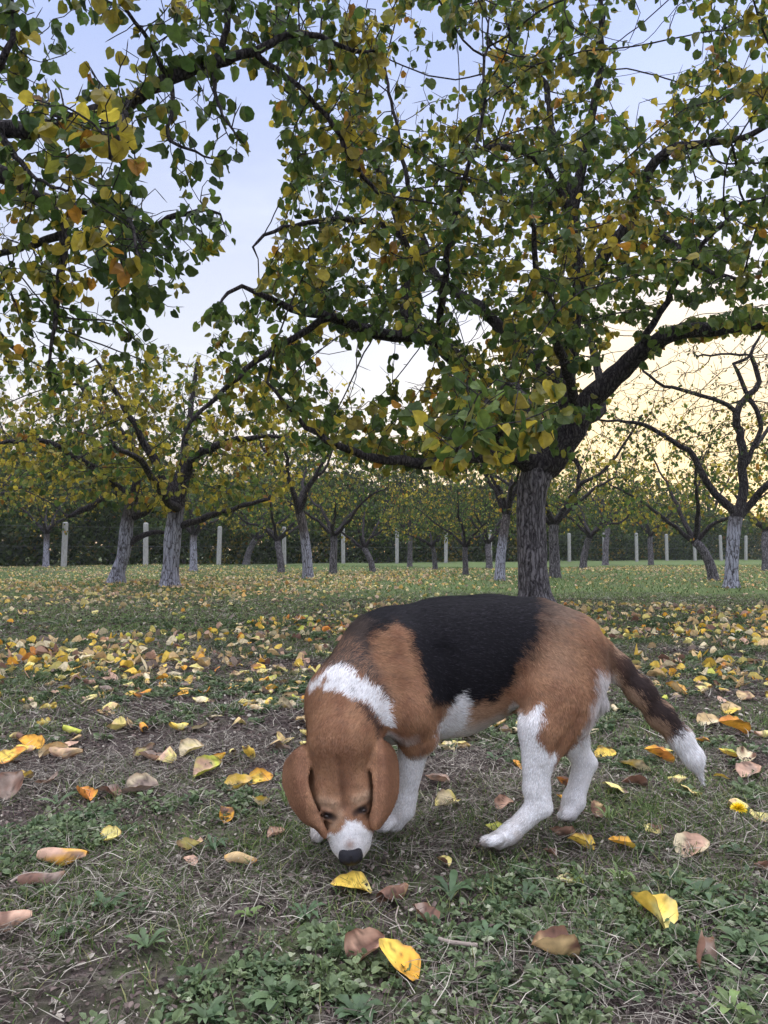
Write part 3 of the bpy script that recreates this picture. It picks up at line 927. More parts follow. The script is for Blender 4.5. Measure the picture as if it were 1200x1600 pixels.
    for row, (off, n_, jit) in enumerate(((4.0, 17, 0.8), (8.0, 17, 1.5), (13.0, 16, 2.0))):
        for i in range(n_):
            t = -10 + i * (34 / n_) * 1.55 + rn.uniform(-0.8, 0.8)
            x = fx0 + t * 0.832 - off * 0.555 + rn.uniform(-jit, jit)
            y = fy0 + t * 0.555 + off * 0.832 + rn.uniform(-jit, jit)
            if y < 20 or abs(x / y) > 0.62:
                continue
            right = x / y > 0.22
            kk = 2 if (right and row == 2) or rn.random() < 0.15 else rn.choice((0, 1))
            wood.append((x / y, kk, place(Wd[kk], 'woodland_tree', kinds[kk], x, y, rn.uniform(0, 6), rn.uniform(0.72, 0.95) * (1.3 if kk == 2 else 1.0 if not right else 0.85), BARK, 'trees of the wood beyond the fence')))
    ords = ['leftmost', 'second from the left', 'third from the left', 'fourth from the left', 'fifth from the left', 'sixth from the left', 'seventh from the left', 'eighth from the left']
    for kk in range(3):
        row_ = sorted([w for w in wood if w[1] == kk], key=lambda w: w[0])
        for i_, w in enumerate(row_):
            left_n, right_n = i_, len(row_) - 1 - i_
            pos_ = ords[i_] if i_ < 8 and i_ <= right_n else (ords[min(right_n, 7)].replace('left', 'right'))
            w[2]['label'] = kinds[kk] + ', ' + pos_ + ' of them'
    # undergrowth behind the fence
    r2 = np.random.RandomState(77)
    n = 170000
    t = r2.uniform(-16, 44, n)
    off = 1.2 + 12 * r2.rand(n) ** 1.6
    x = fx0 + t * 0.832 - off * 0.555
    y = fy0 + t * 0.555 + off * 0.832
    top = 1.9 + 0.5 * np.sin(t * 1.3) + 0.35 * np.sin(t * 3.1 + 1) + off * 0.20
    z = r2.rand(n) ** 0.8 * top
    pos = np.stack([x, y, z], -1)
    keep = y > 17
    pos = pos[keep]
    n = len(pos)
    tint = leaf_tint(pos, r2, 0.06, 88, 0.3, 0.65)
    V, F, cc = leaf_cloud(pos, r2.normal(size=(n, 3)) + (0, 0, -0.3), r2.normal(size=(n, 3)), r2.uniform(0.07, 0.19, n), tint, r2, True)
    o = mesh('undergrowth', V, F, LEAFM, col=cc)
    tag(o, 'dark tangled undergrowth behind the wire fence', 'undergrowth', kind='stuff')
    # ---- fence
    mcn, nn_, b = new_mat('concrete_post')
    tn = nn_.nodes.new('ShaderNodeTexNoise')
    tn.inputs['Scale'].default_value = 14
    tn.inputs['Detail'].default_value = 6
    rp = nn_.nodes.new('ShaderNodeValToRGB')
    rp.color_ramp.elements[0].position = 0.3
    rp.color_ramp.elements[0].color = (0.22, 0.21, 0.18, 1)
    rp.color_ramp.elements[1].position = 0.7
    rp.color_ramp.elements[1].color = (0.46, 0.45, 0.42, 1)
    nn_.links.new(tn.outputs['Fac'], rp.inputs[0])
    nn_.links.new(rp.outputs[0], b.inputs['Base Color'])
    b.inputs['Roughness'].default_value = 0.9
    mw, _, bw = new_mat('galvanised_wire')
    bw.inputs['Base Color'].default_value = (0.12, 0.12, 0.12, 1)
    bw.inputs['Roughness'].default_value = 0.6
    root = empty('wire_fence', (fx0, fy0, 0))
    tag(root, 'wire mesh fence on pale concrete posts at the end of the orchard', 'fence')
    sx, sy = 2.0, 1.333
    ks = range(-5, 17)
    for k in ks:
        x, y = sx * k, sy * k
        s = 0.065
        r3 = random.Random(k)
        tx, ty = r3.uniform(-.02, .02), r3.uniform(-.02, .02)
        z0, z1 = float(ground_z(x + fx0, y + fy0)) - 0.1, 1.38 + r3.uniform(-.05, .05)
        ring = []
        for zz, w in ((z0, s * 1.05), (z1 - 0.03, s), (z1, s * 0.6)):
            for a, b2 in ((-1, -.8), (-.8, -1), (.8, -1), (1, -.8), (1, .8), (.8, 1), (-.8, 1), (-1, .8)):
                ring.append((x + a * w + tx * zz, y + b2 * w + ty * zz, zz))
        V = np.array(ring)
        F = np.array([[l_ * 8 + j, l_ * 8 + (j + 1) % 8, l_ * 8 + 8 + (j + 1) % 8, l_ * 8 + 8 + j] for l_ in (0, 1) for j in range(8)] + [[16, 18, 20, 22], [16, 17, 18, 18]][:1])
        topf = np.array([[16, 17, 18], [16, 18, 19], [16, 19, 20], [16, 20, 21], [16, 21, 22], [16, 22, 23]])
        mesh('post', V, [F[:16], topf], mcn, root)
    # mesh: diagonal wires as thin strips plus three line wires
    Vs, Fs = [], []
    xa, xb = sx * ks[0], sx * ks[-1]
    ln = math.hypot(xb - xa, sy / sx * (xb - xa))
    du = np.array((0.832, 0.555, 0))
    org = np.array((xa, xa * sy / sx, 0.05))
    nrm_ = np.array((-0.555, 0.832, 0))
    cnt = 0
    sgm = []
    cell = 0.26
    for i in range(int(ln / cell)):
        for sg in (1, -1):
            a = org + du * i * cell + (0, 0, 0 if sg > 0 else 1.2)
            bb = a + du * 1.2 + np.array((0, 0, sg * 1.2))
            sgm.append((a, bb, 0.0009))
    for zz in (0.05, 0.65, 1.24):
        sgm.append((org + (0, 0, zz - 0.05), org + du * ln + (0, 0, zz - 0.05), 0.0025))
    V, F = merge([tube([a - nrm_ * 0.07, b2 - nrm_ * 0.07], [w, w], 3) for a, b2, w in sgm])
    mesh('wire_mesh', V, F, mw, root)

main_tree()
left_tree()
orchard()
# ================================================================ grass, weeds, straw, litter
BLADE = tint_mat('grass_blade', 0.6, 0.3, transl=0.3)
STRAW = tint_mat('dry_straw', 0.8, 0.2)
WEED = tint_mat('weed_leaf', 0.55, 0.35, transl=0.25, noise=0.2, nscale=90)
LITTER = tint_mat('fallen_leaf', 0.6, 0.3, transl=0.15, noise=0.22, nscale=70)

def wedge(n, y0, y1, rnd, spread=0.6, pad=0.45, power=1.0):
    """points on the ground in a fan that widens away from the camera, even per area"""
    out_ = []
    while sum(len(o) for o in out_) < n:
        y = rnd.uniform(y0, y1, n)
        wmax = spread * y1 + pad
        x = rnd.uniform(-wmax, wmax, n)
        ok = np.abs(x) < spread * y + pad
        out_.append(np.stack([x[ok], y[ok]], -1))
    return np.concatenate(out_)[:n]

def strips(base, d0, d1, length, width, tint, rnd, segs=3):
    """bent tapering strips: start along d0, end along d1"""
    n = len(base)
    d0, d1 = norm(d0), norm(d1)
    side = norm(np.cross((d0 + d1) / 2, rnd.normal(size=(n, 3)) * 0.4 + np.array((0, 0, 1.0))))
    pts = [base]
    for s in range(segs):
        t = (s + 0.5) / segs
        pts.append(pts[-1] + norm(d0 * (1 - t) + d1 * t) * (length / segs)[:, None])
    V = []
    for s, p in enumerate(pts):
        w = width * (1 - (s / segs) ** 2 * 0.85) * 0.5
        V += [p - side * w[:, None], p + side * w[:, None]]
    V = np.stack(V, 1)
    m = 2 * (segs + 1)
    q = np.array([[2 * s, 2 * s + 1, 2 * s + 3, 2 * s + 2] for s in range(segs)])
    F = (np.arange(n) * m)[:, None, None] + q[None]
    sh = np.linspace(0.85, 1.15, segs + 1).repeat(2)[None, :, None]
    return V.reshape(-1, 3), F.reshape(-1, 4), (tint[:, None] * sh).reshape(-1, 3)

def patch(xy, seed, f=1.6, o=3):
    return fbm(np.stack([xy[:, 0], xy[:, 1], np.zeros(len(xy))], -1), seed, o, f)

def ground_cover():
    rnd = np.random.RandomState(17)
    up = np.array((0, 0, 1.0))
    def P3(xy, dz=0.0):
        return np.stack([xy[:, 0], xy[:, 1], ground_z(xy[:, 0], xy[:, 1]) + dz], -1)
    def flat(n):
        a = rnd.uniform(0, 2 * math.pi, n)
        return np.stack([np.cos(a), np.sin(a), np.zeros(n)], -1)
    def gcol(n, a=(0.058, 0.100, 0.028), b=(0.165, 0.230, 0.066)):
        t = rnd.rand(n, 1) ** 1.3
        return (np.array(a) * (1 - t) + np.array(b) * t) * rnd.uniform(0.75, 1.25, (n, 1))
    # --- dry straw: thin pale stalks matted on the soil
    parts = []
    for n, y0, y1, L0, W0 in ((72000, 0.6, 1.9, 0.036, 0.0010), (52000, 1.9, 4.2, 0.055, 0.0016), (34000, 4.2, 9, 0.06, 0.004)):
        xy = wedge(n, y0, y1, rnd)
        m = patch(xy, 71, 2.2) + rnd.normal(size=n) * 0.5 > -0.35
        xy = xy[m]
        k = len(xy)
        d0 = flat(k) + up * rnd.uniform(0.0, 0.5, (k, 1))
        d1 = d0 + flat(k) * 0.7 + up * rnd.uniform(-0.5, 0.1, (k, 1))
        t = rnd.rand(k, 1)
        col = (np.array((0.11, 0.085, 0.070)) * (1 - t) + np.array((0.50, 0.45, 0.36)) * t ** 2.0) * rnd.uniform(0.6, 1.1, (k, 1))
        parts.append(strips(P3(xy, 0.0015 + rnd.rand(k) ** 2 * 0.014), d0, d1, L0 * rnd.uniform(0.3, 1.5, k), W0 * rnd.uniform(0.6, 1.5, k), col, rnd, 2))
    V, F = merge([(a, b) for a, b, c in parts])
    o = mesh('dry_grass', V, F, STRAW, col=np.concatenate([c for a, b, c in parts]))
    tag(o, 'dry straw-coloured grass stalks matted over the bare soil', 'dry grass', kind='stuff')
    # --- crumbs: clods, bark and broken leaf bits
    parts = []
    for n, y0, y1, s0 in ((60000, 0.6, 1.9, 0.0065), (50000, 1.9, 4.2, 0.011), (30000, 4.2, 8.0, 0.02)):
        xy = wedge(n, y0, y1, rnd)
        t = rnd.rand(n, 1)
        col = np.array((0.045, 0.034, 0.030)) * (1 - t) + np.array((0.17, 0.125, 0.105)) * t
        pl_ = rnd.rand(n) < 0.14
        col[pl_] = np.array((0.42, 0.37, 0.30)) * rnd.uniform(0.6, 1.1, (pl_.sum(), 1))
        V, F, cc = leaf_cloud(P3(xy, 0.001 + rnd.rand(n) ** 2 * 0.008), flat(n) + up * rnd.uniform(-0.3, 0.7, (n, 1)), up + rnd.normal(size=(n, 3)) * 0.8, s0 * rnd.uniform(0.3, 1.5, n), col, rnd, True, 0.6)
        parts.append((V, F, cc))
    V, F = merge([(a, b) for a, b, c in parts])
    o = mesh('soil_crumbs', V, F, STRAW, col=np.concatenate([c for a, b, c in parts]))
    tag(o, 'dark crumbs of soil, bark and broken leaf on the ground', 'crumbs', kind='stuff')
    # --- green grass
    parts = []
    for n, y0, y1, L0, W0, seg in ((60000, 0.6, 1.9, 0.021, 0.0016, 2), (52000, 1.9, 4.2, 0.026, 0.0026, 2), (60000, 4.2, 9.0, 0.030, 0.0055, 1), (60000, 9.0, 25.0, 0.042, 0.014, 1)):
        xy = wedge(n, y0, y1, rnd)
        # tufts: pull points towards tuft centres
        if y1 < 5:
            ntf = n // 14
            ctr = wedge(ntf, y0, y1, rnd)
            pm = patch(ctr, 72, 1.4) * 0.5 + patch(ctr, 75, 0.5) * 0.4 + (ctr[:, 1] - 1.8) * 0.10
            ctr = ctr[pm > -0.12]
            ci = rnd.randint(0, len(ctr), n)
            loose = rnd.rand(n) < 0.35
            xy = np.where(loose[:, None], xy, ctr[ci] + rnd.normal(size=(n, 2)) * 0.012)
        paws = np.array([(P(775, 1330, 1.20)), P(612, 1300, 1.27), P(497, 1322, 1.24), P(890, 1285, 1.335)])[:, :2] if y0 < 1 else np.zeros((0, 2))
        npw = 90
        pw = np.concatenate([p_ + rnd.normal(size=(npw, 2)) * (0.026, 0.016) + (0, -0.012) for p_ in paws]) if len(paws) else np.zeros((0, 2))
        g = green_at(xy[:, 0], xy[:, 1])
        keep = rnd.rand(len(xy)) < np.clip(g * 1.6 + 0.02, 0, 1)
        xy = np.concatenate([xy[keep], pw])
        k = len(xy)
        d0 = up + flat(k) * rnd.uniform(0.2, 1.3, (k, 1))
        d1 = d0 + flat(k) * 0.4 - up * rnd.uniform(0.2, 0.9, (k, 1))
        col = gcol(k)
        yel = rnd.rand(k) < 0.12
        col[yel] = col[yel] * 0.4 + np.array((0.25, 0.22, 0.10))
        parts.append(strips(P3(xy, -0.001), d0, d1, L0 * rnd.uniform(0.5, 1.7, k), W0 * rnd.uniform(0.6, 1.4, k), col, rnd, seg))
    V, F = merge([(a, b) for a, b, c in parts])
    o = mesh('grass', V, F, BLADE, col=np.concatenate([c for a, b, c in parts]))
    tag(o, 'short green grass in tufts and strips across the orchard floor', 'grass', kind='stuff')
    # --- small broad-leaved ground cover (clover, chickweed, plantain seedlings)
    parts = []
    for n, y0, y1, s0, low in ((30000, 0.6, 1.5, 0.0072, False), (30000, 1.5, 2.8, 0.0095, True), (34000, 2.8, 5.5, 0.014, True)):
        ctr = wedge(n // 9, y0, y1, rnd)
        pm = patch(ctr, 73, 1.3) * 0.65 + patch(ctr, 76, 3.2) * 0.5 - 0.08 + np.clip((1.25 - ctr[:, 1]) * 1.2, -0.15, 0.6)
        # the bare trodden soil round the dog's feet
        bare = np.exp(-(((ctr[:, 0] + 0.12) / 0.5) ** 2 + ((ctr[:, 1] - 1.32) / 0.20) ** 2))
        ctr = ctr[pm - 0.75 * bare > 0.10 + rnd.normal(size=len(ctr)) * 0.18]
        ci = rnd.randint(0, len(ctr), n)
        spread = rnd.uniform(0.006, 0.028, len(ctr))[ci][:, None]
        off = flat(n)[:, :2] * spread * rnd.rand(n, 1) ** 0.5
        xy = ctr[ci] + off
        size = s0 * rnd.uniform(0.5, 1.7, len(ctr))[ci] * rnd.uniform(0.7, 1.3, n)
        d = np.concatenate([off / spread, np.zeros((n, 1))], 1) + flat(n) * 0.3 + up * rnd.uniform(0.0, 0.6, (n, 1))
        nr = up + rnd.normal(size=(n, 3)) * 0.25
        hue = rnd.rand(len(ctr), 1)[ci]
        col = (np.array((0.060, 0.100, 0.042)) * (1 - hue) + np.array((0.15, 0.19, 0.085)) * hue) * rnd.uniform(0.75, 1.3, (n, 1))
        pale = rnd.rand(n) < 0.05
        col[pale] = np.array((0.30, 0.32, 0.20)) * rnd.uniform(0.7, 1.2, (pale.sum(), 1))
        parts.append(leaf_cloud(P3(xy, 0.003 + 0.010 * rnd.rand(n)), d, nr, size, col, rnd, low, 0.75))
    V, F = merge([(a, b) for a, b, c in parts])
    o = mesh('ground_cover', V, F, WEED, col=np.concatenate([c for a, b, c in parts]))
    tag(o, 'low broad-leaved green ground cover creeping over the soil', 'ground cover', kind='stuff')

    # --- single weeds one can point to
    def rosette(px, py, R_, n, w, rise, colr, label, name='weed_plant', cat='weed', group='leafy weeds on the ground'):
        Y = 566.0 / (py - 862)
        x = (px - 600) / FPX * Y
        a = np.arange(n) * 2.4 + rnd.uniform(0, 6)
        root = empty(name, (x, Y, float(ground_z(x, Y))))
        tag(root, label, cat, group)
        Vs, Fs, cs, o_ = [], [], [], 0
        R_ = R_ * 0.8
        for i, ai in enumerate(a):
            L_ = R_ * rnd.uniform(0.6, 1.1)
            t = np.linspace(0, 1, 8)
            rad = L_ * t
            z = rise * L_ * np.sin(t * math.pi * rnd.uniform(0.55, 0.8)) + 0.004
            half = w * L_ * np.sin(np.clip(t * 0.93 + 0.07, 0, 1) * math.pi) ** 0.8 * (0.35 + 0.65 * t)
            d = np.array((math.cos(ai), math.sin(ai), 0))
            s = np.array((-math.sin(ai), math.cos(ai), 0))
            bend = rnd.uniform(-0.4, 0.4)
            half = half * (1 + 0.22 * np.sin(np.arange(8) * 2.9 + ai))
            c_ = d * rad[:, None] + s * (bend * L_ * t ** 2)[:, None] + up * z[:, None]
            V = np.stack([c_ - s * half[:, None] + up * (0.25 * half)[:, None], c_, c_ + s * half[:, None] + up * (0.25 * half)[:, None]], 1).reshape(-1, 3)
            F = np.array([[3 * q + e_, 3 * q + 1 + e_, 3 * q + 4 + e_, 3 * q + 3 + e_] for q in range(7) for e_ in (0, 1)])
            Vs.append(V)
            Fs.append(F + o_)
            o_ += len(V)
            cs.append(np.repeat((np.array(colr) * rnd.uniform(0.7, 1.25))[None], len(V), 0))
        mesh('leaves', np.concatenate(Vs), np.concatenate(Fs), WEED, root, col=np.concatenate(cs), smooth=True)
        return root
    g1, g2, g3 = (0.070, 0.115, 0.050), (0.10, 0.15, 0.065), (0.14, 0.20, 0.06)
    ros = [(700, 1392, 0.050, 9, .20, .45, g1, 'broad-leaved plantain rosette right of the yellow leaf under the dog\'s nose'),
           (945, 1282, 0.038, 14, .10, .8, g3, 'spiky bright green rosette right of the hind paws'),
           (960, 1378, 0.036, 14, .10, .9, g3, 'spiky green rosette between the hind paws and the right edge'),
           (1085, 1395, 0.042, 10, .22, .5, g1, 'dark broad weed near the right edge above the curled brown leaf'),
           (1150, 1475, 0.050, 11, .26, .45, g2, 'large round-leaved weed in the bottom right corner area'),
           (1120, 1420, 0.040, 9, .26, .4, g2, 'round-leaved weed just above the big corner weed'),
           (1125, 1570, 0.040, 8, .24, .5, g3, 'yellow-green weed at the bottom right edge of the picture'),
           (815, 1400, 0.036, 10, .18, .6, g1, 'dark green weed left of the folded pale yellow leaf'),
           (480, 1430, 0.040, 9, .18, .5, g1, 'dark weed left below the yellow leaf at the nose'),
           (395, 1430, 0.028, 8, .30, .5, g3, 'small bright green weed left of the nose, nearer the viewer'),
           (340, 1330, 0.034, 9, .16, .7, g1, 'dark weed beside the pink leaf scrap'),
           (100, 1255, 0.050, 4, .22, .35, g2, 'green weed with two broad flat leaves at the left'),
           (180, 1420, 0.034, 9, .22, .5, g1, 'low weed above the rolled brown leaf at the left'),
           (240, 1480, 0.036, 9, .20, .5, g2, 'low weed in the bottom left quarter'),
           (440, 1560, 0.040, 12, .24, .45, g2, 'leafy weed at the bottom edge left of the middle'),
           (560, 1580, 0.038, 11, .26, .45, g1, 'leafy weed at the bottom edge in the middle'),
           (330, 1585, 0.034, 9, .22, .5, g2, 'leafy weed in the lower left at the bottom edge'),
           (760, 1460, 0.030, 9, .2, .5, g1, 'small dark weed above the brown funnel-shaped leaf'),
           (930, 1490, 0.032, 10, .2, .5, g2, 'small weed between funnel-shaped leaf and curled brown leaf'),
           (640, 1170, 0.045, 8, .2, .5, g1, 'dark weed behind the dog\'s front leg'), (330, 1205, 0.04, 10, .1, .8, g2, 'grassy weed clump left of the dog\'s head'),
           (770, 1185, 0.04, 8, .22, .5, g1, 'dark weed under the dog\'s belly'), (1060, 1240, 0.04, 9, .2, .5, g2, 'weed below the tip of the dog\'s tail'),
           (450, 1260, 0.045, 22, .055, 1.1, g3, 'bright green grassy clump left of the dog\'s muzzle'), (1140, 1330, 0.04, 9, .22, .5, g1, 'dark weed below the dandelion flower')]
    for a in ros:
        rosette(*a)
    # --- the dandelion
    Y = 566.0 / (1305 - 862)
    x = (1153 - 600) / FPX * Y
    gz = float(ground_z(x, Y))
    root = empty('dandelion', (x, Y, gz))
    tag(root, 'small yellow dandelion flower on a short stalk at the right edge', 'flower')
    top = P(1154, 1263, Y) - np.array((x, Y, gz))
    V, F = tube([(0, 0, 0), top * 0.5 + np.array((0.003, 0, 0)), top], [0.0013, 0.0012, 0.0012], 6)
    ms, _, bs = new_mat('green_stalk')
    bs.inputs['Base Color'].default_value = (0.09, 0.13, 0.04, 1)
    mesh('stalk', V, F, ms, root, smooth=True)
    n = 130
    a = np.arange(n) * 2.39996
    q = np.sqrt(np.arange(n) / n)
    el_ = 1.45 * (1 - q) - 0.35 * q
    d = np.stack([np.cos(a) * np.cos(el_), np.sin(a) * np.cos(el_), np.sin(el_)], -1)
    b_ = top + d * 0.001
    V, F, cc = strips(b_, d, d + up * 0.15, 0.0135 * (0.65 + 0.35 * q), np.full(n, 0.0030), np.tile(np.array((0.85, 0.62, 0.02)), (n, 1)) * rnd.uniform(0.8, 1.1, (n, 1)), rnd, 2)
    mesh('petals', V, F, LITTER, root, col=cc)
    # stick lying in the foreground
    mk, _, bk = new_mat('dead_twig')
    bk.inputs['Base Color'].default_value = (0.26, 0.21, 0.17, 1)
    bk.inputs['Roughness'].default_value = 0.9
    for pts, r_, lab in (([(683, 1472), (705, 1478), (742, 1482)], 0.0028, 'short grey stick lying between the bottom yellow leaf and the brown funnel-shaped leaf'),
                         ([(622, 1420), (618, 1440), (628, 1462)], 0.0012, 'thin pale curved twig above the bottom yellow leaf'),
                         ([(30, 1395), (62, 1380), (98, 1385)], 0.003, 'grey-brown stick at the left edge above the rolled brown leaf')):
        pp = []
        for a_, b2 in pts:
            Yk = 566.0 / (b2 - 862)
            xk = (a_ - 600) / FPX * Yk
            pp.append((xk, Yk, float(ground_z(xk, Yk)) + r_ + 0.002))
        pp = np.array(pp)
        pp = resample(np.concatenate([pp, np.full((len(pp), 1), r_)], 1), 0.008)
        pp[:, 2] += rnd.normal(size=len(pp)) * r_ * 0.15
        V, F = tube(pp[:, :3], pp[:, 3] * rnd.uniform(0.8, 1.15, len(pp)), 7)
        V[:, 2] += 0.010
        o = mesh('twig', V - pp[0, :3], F, mk, smooth=True)
        o.location = pp[0, :3]
        tag(o, lab, 'twig')

ground_cover()
# ================================================================ fallen leaves
def lin3(r, g, b):
    s = np.array((r, g, b)) / 255.0
    return np.where(s <= 0.04045, s / 12.92, ((s + 0.055) / 1.055) ** 2.4)

LEAFCOL = {
    'yellow': (232, 196, 84), 'pale yellow': (228, 212, 130), 'deep yellow': (226, 166, 60), 'tan': (206, 176, 126), 'pinkish tan': (198, 160, 134),
    'brown': (120, 88, 72), 'grey brown': (140, 122, 108), 'orange': (214, 140, 66), 'cream': (222, 205, 165), 'green yellow': (190, 192, 80)}

def fallen_mesh(rnd, color, curl, fold, size=0.068, wave=0.10, second=None, nu=15, nv=11, elong=1.0, lift=0.0):
    """one dry leaf: curl rolls it about its length, fold shuts it along the midrib, lift raises the tip"""
    u = np.linspace(0, 1, nu)                 # along
    v = np.linspace(-1, 1, nv)                # across
    half = 0.47 * np.sin(np.clip(u, 0, 1) ** 0.80 * math.pi) ** 0.55 * (1.10 - 0.25 * u)
    half[0] = 0.03
    half[-1] = 0.01
    U, Vv = np.meshgrid(u, v, indexing='ij')
    Xw = Vv * half[:, None] * rnd.uniform(0.92, 1.08)
    jag = 1 + 0.05 * np.sin(U * 23 + Vv * 3 + rnd.uniform(0, 6)) * (np.abs(Vv) > 0.8)
    Xw = Xw * jag
    # roll across the width
    if abs(curl) > 0.05:
        tw = curl * (0.8 + 0.4 * U)
        ang = Xw * tw * 2.2
        x = np.sin(ang) / (tw * 2.2)
        z = (1 - np.cos(ang)) / (tw * 2.2)
    else:
        x, z = Xw, np.zeros_like(Xw)
    if curl >= 1.5:                           # a scroll: dried leaf rolled into a tube
        rd = 0.165 * (0.75 + 0.35 * np.sin(U * math.pi)) * (1 + 0.10 * np.sin(U * 5 + 1))
        hp = np.sin(np.clip(U * 0.90 + 0.05, 0, 1) * math.pi) ** 0.35
        an = Vv * 2.5 * hp
        x = rd * np.sin(an) * (1 + 0.16 * Vv)
        z = rd * (1 - np.cos(an))
    z = z + (0 if curl >= 1.5 else fold) * np.abs(x)
    x = x * math.cos(math.atan(fold) * 0.6)
    z = z + wave * 0.5 * (np.sin(U * 7 + rnd.uniform(0, 6)) * 0.5 + np.sin(U * 11 + 3 * Vv + rnd.uniform(0, 6)) * 0.5 * np.abs(Vv))
    y = U * elong
    bend = rnd.uniform(-0.25, 0.55) + lift
    z = z + bend * (U - 0.4) ** 2 * 0.9 * np.sign(1)
    V = np.stack([x, y, z], -1) * size
    V = V.reshape(-1, 3)
    V[:, 1] -= V[:, 1].mean()
    i = np.arange(nu - 1)[:, None] * nv
    j = np.arange(nv - 1)[None]
    F = np.stack([i + j, i + j + 1, i + nv + j + 1, i + nv + j], -1).reshape(-1, 4)
    c = np.tile(np.asarray(color, float), (len(V), 1))
    if second is not None:
        m = np.clip((fbm(V / size, rnd.randint(1000), 3, 0.9) + 0.1) * 1.4, 0, 1)[:, None]
        c = c * (1 - m) + np.asarray(second) * m
    rib = (np.abs(Vv.ravel()) < 0.12)
    c[rib] *= 1.12
    vein = (np.sin(U.ravel() * 34 - np.abs(Vv.ravel()) * 7) > 0.86)
    c[vein] *= 0.90
    rim = (np.abs(Vv.ravel()) > 0.8) | (U.ravel() > 0.92)
    eb = np.clip(0.35 + 0.5 * fbm(V / size, rnd.randint(1000), 2, 1.6), 0, 0.8) * rim
    c = c * (1 - eb[:, None]) + np.array((0.20, 0.10, 0.05)) * eb[:, None]
    spots = fbm(V / size, rnd.randint(1000), 3, 2.8) > 0.85
    c[spots] *= 0.45
    return V, F, np.clip(c, 0.01, 0.9)

